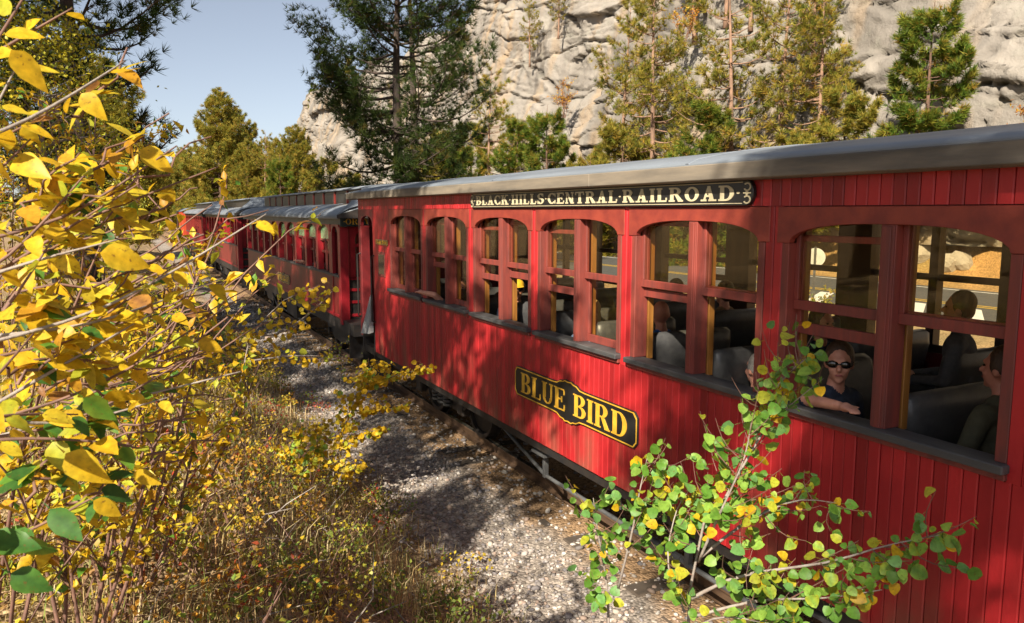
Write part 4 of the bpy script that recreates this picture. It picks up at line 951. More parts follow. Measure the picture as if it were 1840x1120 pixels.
def leaf_object(me, parent, p, axis, normal, size):
    F = frames(np.array([tuple(axis)]), np.array([tuple(normal)]))[0]
    o = link('leaf', me, parent); Mx = Matrix([[F[i][j]*size for j in range(3)]+[float(p[i]-W[parent.name][i])] for i in range(3)]+[[0, 0, 0, 1]])
    o.matrix_local = Mx; return o
SUNV = Vector(TOSUN)
# --- big-leaved yellow shrub close to the camera at the left
hz = empty('yellow_shrub', (-.75, 1.15, float(gz(-.75, 1.15))), 'big yellow-leaved shrub close up along the left edge', 'shrub')
ends = [(478, 385, 1.45), (392, 300, 1.5), (318, 262, 1.42), (225, 110, 1.3), (130, 15, 1.25), (70, -50, 1.3), (400, 500, 1.5), (440, 530, 1.55), (345, 640, 1.45), (432, 668, 1.5), (240, 800, 1.3), (185, 885, 1.22), (280, 560, 1.4), (165, 300, 1.3), (95, 430, 1.2), (215, 430, 1.35), (318, 475, 1.45), (55, 250, 1.15), (30, 120, 1.2), (110, 985, 1.2), (140, 745, 1.25), (300, 715, 1.4), (60, 600, 1.15), (20, 880, 1.12), (20, 390, 1.12), (250, 330, 1.35), (110, 190, 1.28)]
hr = random.Random(5); nleaf = 0; paths = []
for i, (ex, ey, ed) in enumerate(ends):
    sx = -130-hr.uniform(0, 60); sy = ey+hr.uniform(90, 330) if ey < 700 else ey+hr.uniform(-40, 160)
    mx_, my_ = sx*.45+ex*.55, sy*.52+ey*.48+hr.uniform(-20, 40); sd = ed-hr.uniform(.0, .25)
    P = bez([at(sx, sy, sd), at(mx_, my_, (sd+ed)/2+hr.uniform(-.05, .05)), at(ex, ey, ed)], 10); paths.append(P)
    m = MB().tube(P, [.0044-.0032*q/10 for q in range(11)], 6); m.build('branch', greytwig if i % 3 == 0 else twigm, hz, smooth=True)
    L = sum((P[q+1]-P[q]).length for q in range(10)); nl = int(L/.029)
    for q in range(nl):
        u = (q+hr.random()*.8)/nl; 
        if u < .26 or nleaf > 286: continue
        if hr.random() < .16: continue
        j = min(9, int(u*10)); p = P[j].lerp(P[j+1], u*10-j); d = (P[j+1]-P[j]).normalized()
        side = d.cross(Vector((0, 0, 1))).normalized()*(1 if q % 2 else -1)
        ax = (side*hr.uniform(.4, 1)+d*hr.uniform(.1, .8)+Vector((0, 0, hr.uniform(-.75, .25))))
        nm = Vector((0, 0, .9))+SUNV*.7+Vector((hr.gauss(0, .45), hr.gauss(0, .45)-.25, hr.gauss(0, .3)))
        low = ey > 520 and hr.random() < .62
        ci = hr.choices(range(7), [.32, .20, .14, .10, .05, .02, .03])[0] if not low else hr.choices(range(7), [.14, .1, .05, .14, .34, .28, .02])[0]
        qx = 920+FPX*float(np.dot(np.array(p)-CAM, RT))/float(np.dot(np.array(p)-CAM, FW))
        if qx > 235 and hr.random() < min(.72, (qx-235)/150): continue
        sz = hr.uniform(.034, .062)*(1.1 if u < .8 else .9)
        leaf_object(hr.choice(HZ)[ci], hz, p+ax.normalized()*.006, ax, nm, sz); nleaf += 1
for (px, py, dp, sz, ci) in [(118, 815, 1.12, .075, 0), (168, 900, 1.2, .05, 0), (180, 455, 1.22, .075, 0), (20, 90, 1.1, .07, 0), (252, 268, 1.4, .065, 0), (240, 850, 1.35, .05, 0), (90, 915, 1.1, .065, 5), (150, 715, 1.15, .06, 4), (20, 1030, 1.1, .06, 5)]:
    p = at(px, py, dp); leaf_object(hr.choice(HZ[:3])[ci], hz, p, (hr.uniform(.2, .8), hr.uniform(-.3, .3), hr.uniform(-.7, -.1)), (hr.gauss(-.3, .2), -1, .7), sz)
# the layer of leaves deeper inside the same shrub, too many to pick apart
hp_, ha_, hn_, hs_, hc_ = [], [], [], [], []; hcol = [YEL, YEL2, ORA, YG, GRN, GRN2]; stx = MB()
for P in paths:
    for rep_ in range(2):
        sh = Vector(RT)*hr.uniform(-.10, .05)+Vector(UP)*hr.uniform(-.10, .10)+Vector(FW)*hr.uniform(.22, .75); Q = [p+sh+Vector((hr.gauss(0, .008), hr.gauss(0, .008), hr.gauss(0, .008))) for p in P]
        Q = Q[:hr.randint(6, 9)]; stx.tube(Q, [.0034-.0023*q/10 for q in range(len(Q))], 5, cap=False)
        for q in range(17):
            u = hr.uniform(.15, 1)*(len(Q)-1.001); j = int(u); p = Q[j].lerp(Q[j+1], u-j); d = (Q[j+1]-Q[j]).normalized()
            qx = 920+FPX*float(np.dot(np.array(p)-CAM, RT))/float(np.dot(np.array(p)-CAM, FW))
            if qx > 150 and hr.random() < min(.9, (qx-150)/120): continue
            ax = d*hr.uniform(-.1, .7)+Vector((hr.gauss(0, .6), hr.gauss(0, .6), hr.uniform(-.8, .3)))
            hp_.append(tuple(p)); ha_.append(tuple(ax)); hn_.append(tuple(Vector((0, -.2, .9))+SUNV*.7+Vector((hr.gauss(0, .5), hr.gauss(0, .5), hr.gauss(0, .3))))); hs_.append(hr.uniform(.036, .066))
            lowq = p.z < 2.75; hc_.append(hcol[hr.choices(range(6), [.42, .26, .10, .12, .06, .04] if not lowq else [.22, .16, .06, .16, .22, .18])[0]])
stx.build('inner_branches', twigm, hz, smooth=True)['kind'] = 'stuff'
tv, tf = leaf_template(.62, fold=.08, curl=.2, n=6, twist=.3, seed=91)
vv, ff, cc = scatter(tv, tf, np.array(hp_), frames(np.array(ha_), np.array(hn_)), np.array(hs_), np.array(hc_)*rng.uniform(.8, 1.1, (len(hp_), 1)))
np_mesh('foliage', vv, ff, leafm, hz, col=cc, smooth=True)['kind'] = 'stuff'
# --- generic joined shrub
def bush(name, base, height, spread, stems, nleaf, lsize, pal, wts, label, cat='shrub', group=None, seed=0, tmpl='oval', lean=(0, 0), twig=None, rad=.006, low=.25, sub=3, tropism=.5):
    r = random.Random(seed); g = np.random.default_rng(seed+1000)
    root = empty(name, tuple(base), label, cat, group); st = MB(); segs = []
    for k in range(stems):
        a = r.random()*6.28; s_ = spread*r.uniform(.25, 1); h_ = height*r.uniform(.6, 1.05); b0 = Vector(base)+Vector((r.gauss(0, .05), r.gauss(0, .05), -.03))
        e = b0+Vector((math.cos(a)*s_+lean[0]*h_, math.sin(a)*s_+lean[1]*h_, h_))
        P = bez([b0, b0.lerp(e, .5)+Vector((r.gauss(0, .06), r.gauss(0, .06), h_*.08))*1, e], 6); st.tube(P, [rad*(1-.75*q/6) for q in range(7)], 5, cap=False)
        segs += [(P[q], P[q+1]) for q in range(6) if q/6 >= low]
        for j in range(sub):
            q = r.randint(2, 5); d = (P[q+1]-P[q]).normalized(); o_ = Vector((r.gauss(0, 1), r.gauss(0, 1), r.uniform(.1, .9))).normalized(); Lb = height*r.uniform(.15, .38)
            B = bez([P[q], P[q]+(d+o_).normalized()*Lb*.6, P[q]+(d*.7+o_*1.3).normalized()*Lb], 3); st.tube(B, [rad*.45, rad*.35, rad*.28, rad*.15], 4, cap=False); segs += [(B[i], B[i+1]) for i in range(3)]*2
    st.build('branches', twig or twigm, root, smooth=True)
    A = np.array([tuple(s[0]) for s in segs]); B = np.array([tuple(s[1]) for s in segs]); k = g.integers(0, len(segs), nleaf); u = g.random((nleaf, 1))
    pos = A[k]*(1-u)+B[k]*u+g.normal(size=(nleaf, 3))*lsize*.35
    d = (B[k]-A[k]); d /= np.linalg.norm(d, axis=1, keepdims=True); ax = d*.4+rand_dirs(nleaf, g)*.9+np.array([0, 0, -.15])
    nm = np.array([0, 0, .8])+np.array(TOSUN)*.6+g.normal(size=(nleaf, 3))*.5
    C = np.array(pal)[g.choice(len(pal), nleaf, p=np.array(wts)/sum(wts))]*g.uniform(.75, 1.15, (nleaf, 1))
    tv, tf = LT[tmpl]; vv, ff, cc = scatter(tv, tf, pos, frames(ax, nm), lsize*g.uniform(.6, 1.2, nleaf), C)
    fo = np_mesh('foliage', vv, ff, leafm, root, col=cc, smooth=True); fo['kind'] = 'stuff'
    return root
def ground_px(px, py, dmin=1.5):
    "where the sight line through that pixel meets the ground"
    d = dmin
    while d < 80:
        p = at(px, py, d)
        if p[2] < float(gz(p[0], p[1])): return p
        d *= 1.01
    return at(px, py, 20)
YPAL = [YEL, YEL2, ORA, YG, GRN, BRN]; 
for i, (px, dp, hh_, n_, lab) in enumerate([(-60, 2.2, 1.75, 330, 'yellow shrub behind the close one, at the left edge'), (90, 2.7, 1.6, 380, 'twiggy yellow shrub second from the left edge'), (195, 3.3, 1.35, 420, 'loose yellow shrub between the left edge and the sapling'), (300, 4.6, 1.15, 330, 'yellow-green shrub farther up the bank at left'), (120, 4.6, 2.2, 520, 'taller yellow shrub in the left background'), (225, 6.5, 1.6, 520, 'olive-yellow shrub before the dark left pines'), (300, 8.0, 1.1, 380, 'yellow shrub on the bank before the head of the train'), (20, 7.5, 2.9, 700, 'high yellow shrub behind the leaves at far left')]):
    p = at(px, 700, dp); b = Vector((p[0], p[1], float(gz(p[0], p[1]))))
    bush('yellow_shrub', b, hh_, .34+.05*dp, 7, int(n_*2.2), .050, YPAL, [.40, .26, .08, .16, .07, .03], lab, group='yellow shrubs on the left bank', seed=40+i, lean=(.12, -.05), rad=.009, sub=5)
for i, (px, py, lab) in enumerate([(385, 640, 'small dark green bush low among the yellow shrubs'), (350, 480, 'dark green bush below the far end of the train'), (300, 560, 'green bush half hidden behind the yellow branches')]):
    p = ground_px(px, py); bush('green_bush', Vector(p), .5+.1*i, .45, 12, 900, .035, [(.05, .14, .03), (.08, .19, .04), (.16, .24, .04)], [.5, .35, .15], lab, group='green bushes on the bank', seed=70+i, sub=4, low=.1)
WP = [[(.50, .40, .04), (.36, .36, .05), (.20, .28, .05)], [(.16, .26, .05), (.28, .34, .06), (.44, .40, .05)], [(.50, .22, .03), (.54, .36, .04), (.40, .08, .03)], [(.60, .44, .04), (.56, .34, .03), (.34, .30, .05)]]
for i, (px, py, lab) in enumerate([(300, 930, 'yellow-green leafy weed low at lower left'), (420, 990, 'green broad-leaved weed in the lower left grass'), (250, 1060, 'golden weed clump at the bottom left'), (520, 1060, 'orange-red leafed weed at the bottom, left of the gravel'), (610, 1010, 'rust-coloured weed at the gravel edge near the bottom'), (480, 870, 'red-tipped weed below the short yellow sapling'), (360, 830, 'yellow weed clump under the grey-stemmed sapling'), (690, 1090, 'orange weed beside the gravel at the bottom'), (150, 990, 'olive weed at the lower left edge'), (560, 930, 'yellow-leaved weed right of the red-tipped one'), (430, 1090, 'yellow-green weed at the bottom edge'), (800, 1100, 'low orange weed at the bottom edge of the gravel'), (330, 1010, 'small green weed among the golden ones'), (470, 770, 'yellow weed on the bank beside the grey stem')]):
    p = ground_px(px, py+25); bush('weed', Vector(p), .34+.1*((i*7) % 3), .22, 8, 170, .034, WP[(i*3) % 4], [.45, .35, .2], lab, cat='weed', group='leafy weeds on the bank', seed=150+i, rad=.0035, sub=3, low=.1)
# --- the green and yellow aspen sapling at the right
def sapling(name, base, stems, label, lsize, pal_idx, wts, group=None, seed=0, max_obj=0, twig=None, rad=.007, twl=.22, spacing=.03, cat='sapling', dense=1, thin_z=0):
    r = random.Random(seed); root = empty(name, tuple(base), label, cat, group); segs = []
    for k, P0 in enumerate(stems):
        P = bez(P0, 10); L = sum((P[q+1]-P[q]).length for q in range(10)); rr = rad*min(1, L/.6)
        MB().tube(P, [rr*(1-.8*q/10) for q in range(11)], 6).build('stem', twig or greytwig, root, smooth=True)
        segs.append(P); nt_ = max(3, int(L/.085*dense))
        for j in range(nt_):
            u = .2+.78*(j+r.random())/nt_; q = min(9, int(u*10)); p = P[q].lerp(P[q+1], u*10-q); d = (P[q+1]-P[q]).normalized()
            o_ = Vector((r.gauss(0, 1), r.gauss(0, 1), r.gauss(.15, .5))).normalized(); l_ = twl*r.uniform(.5, 1.1)*(1.1-.6*u)
            B = bez([p, p+(d*.5+o_).normalized()*l_*.55+Vector((0, 0, .01)), p+(d*.7+o_).normalized()*l_+Vector((0, 0, .03))], 5)
            MB().tube(B, [rr*.35, rr*.3, rr*.25, rr*.2, rr*.16, rr*.12], 4, cap=False).build('twig', twig or twigm, root); segs.append(B)
    spots = []
    for P in segs:
        m = len(P)-1; L = sum((P[q+1]-P[q]).length for q in range(m)); n_ = max(2, int(L/spacing))
        for j in range(n_):
            u = (j+r.random())/n_
            if m == 10 and u < .3: continue
            q = min(m-1, int(u*m)); spots.append((P[q].lerp(P[q+1], u*m-q), (P[q+1]-P[q]).normalized()))
    r.shuffle(spots); rest_p = []; nobj = 0
    for i, (p, d) in enumerate(spots):
        ax = d*.25+Vector((r.gauss(0, .7), r.gauss(0, .7), r.uniform(-1.1, .1))); nm = Vector((-.35, -.65, .55))+Vector((r.gauss(0, .5), r.gauss(0, .5), r.gauss(0, .4)))
        if thin_z and p.z > thin_z and r.random() < .55: continue
        sz = lsize*r.uniform(.5, 1.2); ci = r.choices(pal_idx, wts)[0]; p = p+ax.normalized()*sz*.6
        nobj += 1
        if nobj <= max_obj: leaf_object(r.choice(AS)[ci], root, p, ax, nm, sz)
        else: rest_p.append((p, ax, nm, sz, ci))
    if rest_p:
        pc = np.array([GRN, LGRN, YG, YEL, (.15, .33, .09), YEL2, ORA]); g = np.random.default_rng(seed)
        pos = np.array([tuple(q[0]) for q in rest_p]); ax = np.array([tuple(q[1]) for q in rest_p]); nm = np.array([tuple(q[2]) for q in rest_p])
        C = pc[[q[4] for q in rest_p]]*g.uniform(.8, 1.15, (len(rest_p), 1)); tv, tf = LT['round']
        vv, ff, cc = scatter(tv, tf, pos, frames(ax, nm), np.array([q[3] for q in rest_p]), C)
        fo = np_mesh('foliage', vv, ff, leafm, root, col=cc, smooth=True); fo['kind'] = 'stuff'
    return root
pb = at(1225, 1160, 2.35); pb[2] = float(gz(pb[0], pb[1]))
A_ = lambda *t: [at(*q) for q in t]
sapling('aspen_sapling', pb, [
   [tuple(pb)] + A_((1240, 1060, 2.35), (1300, 900, 2.33), (1375, 770, 2.3), (1400, 690, 2.28), (1448, 645, 2.25)),
   A_((1255, 1010, 2.34), (1290, 930, 2.25), (1335, 830, 2.2), (1350, 760, 2.2)),
   A_((1235, 1080, 2.33), (1330, 1035, 2.25), (1480, 1012, 2.15), (1595, 980, 2.1), (1688, 962, 2.05)),
   A_((1240, 1110, 2.3), (1360, 1080, 2.2), (1480, 1075, 2.1), (1585, 1060, 2.05)),
   A_((1095, 1160, 2.6), (1090, 1050, 2.6), (1075, 960, 2.58), (1066, 895, 2.55)),
   A_((1110, 1060, 2.58), (1135, 960, 2.5), (1150, 880, 2.5), (1165, 815, 2.5)),
   A_((1260, 1000, 2.33), (1340, 940, 2.4), (1430, 900, 2.45), (1510, 905, 2.5)),
   A_((1230, 1100, 2.3), (1200, 1010, 2.35), (1215, 920, 2.4), (1240, 880, 2.42)),
   A_((1215, 1150, 2.2), (1290, 1110, 2.1), (1380, 1120, 2.05), (1450, 1130, 2.0)),
   A_((1385, 760, 2.3), (1430, 720, 2.22), (1480, 680, 2.18)),
  ], 'leafy green and yellow aspen sapling in front of the near coach, bottom right', .037, [0, 1, 2, 3, 4], [.33, .27, .14, .10, .16], seed=3, max_obj=292, rad=.0060, twl=.24, spacing=.0165, dense=1.35, thin_z=2.40)
# --- yellow saplings on the bank
def sap_px(base, stems, label, idx_, wts, seed, ls=.042, **k):
    b = ground_px(*base); d0 = float(np.dot(b-CAM, FW))
    sapling('aspen_sapling', b, [[at(x, y, d0+dd) for x, y, dd in st] if j else [tuple(b)]+[at(x, y, d0+dd) for x, y, dd in st] for j, st in enumerate(stems)], label, ls, idx_, wts, group='yellow aspen saplings on the bank', seed=seed, **k)
sap_px((598, 900), [[(600, 840, 0), (622, 760, 0), (645, 700, -.1), (690, 680, -.2), (775, 660, -.3)], [(632, 740, 0), (660, 735, -.1), (720, 728, -.2)], [(640, 705, 0), (648, 672, 0), (690, 655, -.1)], [(605, 820, 0), (640, 780, 0), (690, 775, 0)], [(600, 850, 0), (575, 800, .1), (570, 770, .1)], [(600, 870, 0), (620, 850, 0), (650, 830, 0)]],
       'bright yellow aspen sapling leaning towards the train, mid picture', [3, 5, 2, 1], [.6, .25, .09, .06], 11, ls=.062, twl=.26, spacing=.02, rad=.009, dense=1.7)
sap_px((402, 830), [[(425, 720, 0), (440, 650, 0), (455, 600, 0), (510, 540, -.1), (560, 520, -.2)], [(440, 650, 0), (520, 640, .1), (580, 640, .1)], [(455, 600, 0), (500, 600, .1), (560, 560, .1), (600, 520, .1)], [(425, 720, 0), (400, 640, .2), (420, 580, .2)]],
       'grey-stemmed sapling with sparse yellow leaves before the second coach', [3, 5, 2], [.6, .25, .15], 12, ls=.066, twl=.32, spacing=.045, rad=.012)
sap_px((545, 900), [[(545, 850, 0), (540, 800, 0), (535, 770, 0)], [(545, 850, 0), (520, 830, 0), (505, 800, 0)], [(545, 850, 0), (565, 820, 0), (570, 790, 0)]],
       'short bushy yellow-green sapling in the middle of the bank', [2, 3, 1, 5], [.3, .4, .2, .1], 13, ls=.056, twl=.22, spacing=.018, rad=.007, dense=1.5)
sap_px((610, 700), [[(615, 660, 0), (610, 620, 0), (640, 610, 0)], [(612, 660, 0), (590, 630, 0)], [(612, 660, 0), (640, 630, 0)]],
       'thin grey-green sapling by the coach steps', [2, 3, 1], [.4, .4, .2], 14, ls=.05, twl=.3, spacing=.05, rad=.008)
# --- ground cover
def cover():
    g = np.random.default_rng(77); r = random.Random(77)
    # clumps of low brush
    P = []; Cc = []; AX = []; SZ = []; tw = MB()
    pal = [np.array(c) for c in ((.58, .42, .035), (.36, .35, .05), (.16, .24, .04), (.54, .27, .035), (.44, .07, .035), (.38, .22, .09), (.62, .48, .06), (.24, .30, .055))]
    for k in range(640):
        u = r.random(); Y = 1.7+20*u**1.6; X = r.uniform(-3.2, 2.55+.3*min(1, Y/12))
        if X > 1.5 and r.random() < .35: continue
        if math.hypot(X, Y) < 1.5: continue
        z = float(gz(X, Y)); h_ = r.uniform(.15, .55)*(1.0 if X < 1.6 else .7); s_ = r.uniform(.12, .38)
        c1 = r.choices(pal, [.24, .16, .12, .16, .06, .10, .16, .12])[0]; c2 = r.choice(pal); n = int(85*r.uniform(.5, 1.5))
        for j in range(5):
            a = r.random()*6.28; e = Vector((X+math.cos(a)*s_, Y+math.sin(a)*s_, z+h_*r.uniform(.6, 1.1))); b = Vector((X+r.gauss(0, .03), Y+r.gauss(0, .03), z-.02))
            tw.tube([b, b.lerp(e, .5)+Vector((0, 0, .06)), e], [.004, .003, .0015], 3, cap=False)
        a = g.random(n)*6.28; rr = s_*np.sqrt(g.random(n)); hz_ = h_*(1-.5*(rr/s_)**2)*g.uniform(.35, 1.1, n)
        P.append(np.stack([X+np.cos(a)*rr, Y+np.sin(a)*rr, z+hz_], -1)); sel = g.random(n) < .78
        Cc.append(np.where(sel[:, None], c1, c2)*g.uniform(.6, 1.2, (n, 1))); SZ.append(g.uniform(.018, .044, n)*(1+.03*Y))
    P = np.concatenate(P); Cc = np.concatenate(Cc); SZ = np.concatenate(SZ); n = len(P)
    ax = rand_dirs(n, g)+np.array([0, 0, .2]); nm = np.array([0, 0, 1.])+np.array(TOSUN)*.5+g.normal(size=(n, 3))*.5
    tv, tf = LT['tiny']; vv, ff, cc = scatter(tv, tf, P, frames(ax, nm), SZ, Cc)
    o = np_mesh('undergrowth', vv, ff, leafm, col=cc); tag(o, 'low autumn brush with small yellow, green and red leaves on the bank', 'undergrowth', kind='stuff')
    o = tw.build('undergrowth_twigs', twigm); tag(o, 'thin brown stems of the low brush on the bank', 'undergrowth', kind='stuff')
    # dry grass
    n = 48000; u = g.random(n); Y = 1.6+22*u**1.75; X = g.uniform(-3.4, 2.9, n); cl_ = fbm(X*2.3, Y*2.3, 3, 201)
    k = (cl_ > .40)&(g.random(n) < np.clip((2.95-X)/.8, .12, 1))&(np.hypot(X, Y) > 1.4); X, Y = X[k], Y[k]; n = len(X); Z = gz(X, Y)-.02
    Lh = g.uniform(.08, .34, n)*np.clip(1.25-.12*np.maximum(X, 0)**1.5, .5, 1.3); a = g.random(n)*6.28; bend = g.uniform(.15, .95, n)*Lh; wd = g.uniform(.0016, .0034, n)*(1+Y*.10)
    dx, dy = np.cos(a), np.sin(a); sx, sy = -dy, dx
    b = np.stack([X, Y, Z], -1); s3 = np.stack([sx, sy, sx*0], -1)*wd[:, None]; d3 = np.stack([dx, dy, dx*0], -1)
    m1 = b+d3*(bend*.25)[:, None]; m1[:, 2] += Lh*.6; tp = b+d3*bend[:, None]; tp[:, 2] += Lh*np.clip(1-bend/Lh*.35, .4, 1)
    vv = np.stack([b-s3, b+s3, m1+s3*.8, m1-s3*.8, tp], 1).reshape(-1, 3); base_ = (np.arange(n)*5)[:, None]
    ff = np.concatenate([base_+np.array([[0, 1, 2]]), base_+np.array([[0, 2, 3]]), base_+np.array([[3, 2, 4]])])
    gp = np.array([(.66, .50, .25), (.78, .64, .38), (.50, .40, .18), (.34, .36, .10), (.56, .34, .15), (.24, .30, .08)]); C = gp[g.choice(6, n, p=[.28, .2, .18, .14, .1, .1])]*g.uniform(.6, 1.2, (n, 1))
    o = np_mesh('dry_grass', vv, ff, grassm, col=np.repeat(C, 5, axis=0)); tag(o, 'tangled dry tan grass covering the bank beside the track', 'grass', kind='stuff')
    # fallen leaves and needles
    n = 9000; u = g.random(n); Y = 1.8+20*u**1.6; X = g.uniform(-3, 3.2, n); p = np.stack([X, Y, gz(X, Y)+.012], -1)
    keep_ = g.random(n) < np.where(X > 2.7, .18, 1); p = p[keep_]; n = len(p)
    C = np.array([(.32, .19, .08), (.42, .28, .10), (.22, .13, .07), (.50, .36, .06)])[g.integers(0, 4, n)]*g.uniform(.6, 1.2, (n, 1))
    vv, ff, cc = scatter(tv, tf, p, frames(rand_dirs(n, g)*np.array([1, 1, .25]), np.array([0, 0, 1.])+g.normal(size=(n, 3))*.35), g.uniform(.018, .042, n), C)
    o = np_mesh('leaf_litter', vv, ff, leafm, col=cc); tag(o, 'fallen brown leaves lying on the bank and gravel edge', 'leaf litter', kind='stuff')
    # dead sticks
    m = MB()
    for k in range(420):
        u = r.random(); Y = 1.9+14*u**1.4; X = r.uniform(-2.8, 2.5); z = float(gz(X, Y)); a = r.random()*6.28; L = r.uniform(.2, .6)*min(1, Y/5); up_ = r.uniform(.0, .9)
        b_ = Vector((X, Y, z)); e = b_+Vector((math.cos(a)*L, math.sin(a)*L, L*up_+.03)); m.tube([b_, b_.lerp(e, .5)+Vector((r.gauss(0, .04), r.gauss(0, .04), r.gauss(.03, .03))), e], [.005, .004, .002], 4, cap=False)
    o = m.build('dead_sticks', greytwig); tag(o, 'bare grey sticks and stems tangled through the brush', 'sticks', kind='stuff')
cover()
# brush on the far side, seen through the windows
for i in range(16):
    r_ = random.Random(300+i); X = r_.uniform(9.5, 14.8); Y = r_.uniform(6, 32)
    bush('roadside_bush', Vector((X, Y, float(gz(X, Y)))), r_.uniform(.7, 1.3), .5, 9, 420, .075, [(.20, .22, .05), (.36, .30, .05), (.14, .17, .05), (.42, .25, .06)], [.4, .25, .2, .15],
         'yellowish roadside bush beyond the coach windows', group='bushes between train and road', seed=300+i, tmpl='tiny')
for i, (px, X, z, lab) in enumerate([(1185, 23.8, None, 'orange-yellow autumn bush right of the orange pine trunk'), (1010, 27.3, 9.5, 'orange shrub on a ledge at the left of the cliff'), (1215, 28.0, 12.0, 'rust-orange shrub under the top group of pines'), (1830, 24.5, 4.2, 'orange shrub at the right edge above the roof'), (660, 12.0, 1.5, 'orange bush left of the dark trunks')]):
    Y = on_px(px, X); bush('autumn_bush', Vector((X, Y, float(gz(X, Y)) if z is None else z)), 2.2, 1.0, 10, 900, .12, [(.50, .20, .03), (.55, .34, .03), (.34, .13, .03)], [.4, .4, .2], lab, group='orange bushes by the cliff', seed=400+i, tmpl='tiny', rad=.02)
# --- leafy trees
def leafy_tree(base, H, crown_r, nleaf, lsize, pal, wts, label, seed, group=None, clump=60, trunk_r=.10, cbase=.35, cat='aspen tree', cluster=.35, off=(0, 0)):
    r = random.Random(seed); g = np.random.default_rng(seed); b = Vector(base); root = empty('aspen_tree', tuple(b), label, cat, group)
    top_ = b+Vector((off[0], off[1], H)); P = bez([b-Vector((0, 0, .1)), b.lerp(top_, .5)+Vector((r.gauss(0, .15), r.gauss(0, .15), 0)), top_], 8)
    t = MB(); t.tube(P, [trunk_r*(1-.85*q/8) for q in range(9)], 8); cent = []
    for k in range(clump):
        u = cbase+(1-cbase)*r.random(); q = min(7, int(u*8)); p = P[q].lerp(P[q+1], u*8-q); a = r.random()*6.28; rad_ = crown_r*math.sin(math.pi*min(1, max(.1, (u-cbase)/(1-cbase)*.85+.12)))*r.uniform(.35, 1.05)
        c = p+Vector((math.cos(a)*rad_, math.sin(a)*rad_, r.uniform(.1, .6)*rad_)); t.tube([p, p.lerp(c, .5)+Vector((0, 0, .05)), c], [trunk_r*.22, trunk_r*.14, trunk_r*.06], 4, cap=False); cent.append(c)
    t.build('trunk', greytwig, root, smooth=True); cent = np.array([tuple(c) for c in cent])
    k = g.integers(0, len(cent), nleaf); pos = cent[k]+g.normal(size=(nleaf, 3))*cluster*np.array([1, 1, .75])
    C = np.array(pal)[g.choice(len(pal), nleaf, p=np.array(wts)/sum(wts))]*g.uniform(.75, 1.15, (nleaf, 1)); tv, tf = LT['tiny']
    vv, ff, cc = scatter(tv, tf, pos, frames(rand_dirs(nleaf, g)+np.array([0, 0, -.3]), rand_dirs(nleaf, g)+np.array(TOSUN)*.4), lsize*g.uniform(.7, 1.2, nleaf), C)
    np_mesh('crown', vv, ff, treeleaf, root, col=cc); return root
ASPY = [(.55, .46, .03), (.44, .42, .04), (.26, .30, .04)]
leafy_tree((-1.3, 19.0, float(gz(-1.3, 19))), 6.2, 1.7, 7000, .085, ASPY, [.5, .3, .2], 'yellow-leaved young tree among the dark pines at left', 501, clump=90, cluster=.3)
leafy_tree((-.3, 46, float(gz(-.3, 46))), 5.0, 1.8, 4000, .12, ASPY, [.35, .35, .3], 'small yellow tree beside the far end of the track', 502, clump=60, cluster=.35)
# --- trees behind and left of the camera whose crowns dapple the coach and the gravel
G = 'trees standing behind the camera'
for i, (kd, X, Y, sc) in enumerate([('dark2', -8.6, 7.5, 1.12), ('dark', -8.5, 13.0, 1.1)]):
    put_tree(kd, X, Y, 'dark pine on the bank outside the picture, shading the train', scale=sc, rot=i*1.9, group=G)
for i, (X, Y, z0_, z1_, cr, n_, cl_n) in enumerate([(-3.6, 1.6, 6.1, 8.6, 1.3, 5000, 21), (-3.7, 4.0, 6.1, 9.2, 1.5, 6200, 26), (-4.5, -4.1, 9.0, 12.0, 1.5, 6600, 26), (-5.6, -5.3, 9.6, 13.0, 1.5, 5200, 21), (-4.8, 3.1, 9.2, 12.0, 1.4, 4600, 19), (-5.2, -3.0, 9.2, 11.0, 1.0, 1900, 8), (-5.0, -5.6, 8.9, 11.4, 1.3, 3600, 15), (-3.9, 6.2, 7.0, 11.2, 1.6, 6800, 30), (-4.4, 8.8, 6.0, 10.5, 1.6, 6000, 28), (-4.6, 11.7, 5.5, 10.0, 1.6, 6000, 28)]):
    g0 = float(gz(X, Y)); leafy_tree((X, Y, g0), z1_-g0, cr, n_, .12, ASPY, [.4, .3, .3], 'yellow aspen on the bank outside the picture, shading train and gravel', 520+i, group=G, clump=cl_n, cluster=.22, trunk_r=.07, cbase=(z0_-g0)/(z1_-g0))

# ------------------------------------------------------------------ round sign across the road
p = np.array([15.0, 13.71, 2.04])
sg = empty('road_sign', (15.0, 13.71, float(gz(15.0, 13.71))), 'round pale road sign seen from behind through the rightmost window', 'road sign')
m = MB(); nrm = Vector((-.75, -.66, 0)); u_ = Vector((.66, -.75, 0)); cc_ = Vector(p)
ring = [cc_+u_*(.23*math.cos(2*math.pi*k/28))+Vector((0, 0, .23*math.sin(2*math.pi*k/28))) for k in range(28)]
m.add(ring+[q-nrm*.006 for q in ring], [tuple(range(28)), tuple(range(28, 56))]+[(k, (k+1) % 28, (k+1) % 28+28, k+28) for k in range(28)]); m.build('plate', signback, sg)
MB().box(14.98-.02, 14.98+.02, 13.68, 13.72, float(gz(15, 13.7))-.1, 2.3).build('post', greyiron, sg)
for z_ in (1.95, 2.13): MB().box(14.94, 15.0, 13.675, 13.70, z_-.02, z_+.02).build('bracket', greyiron, sg)

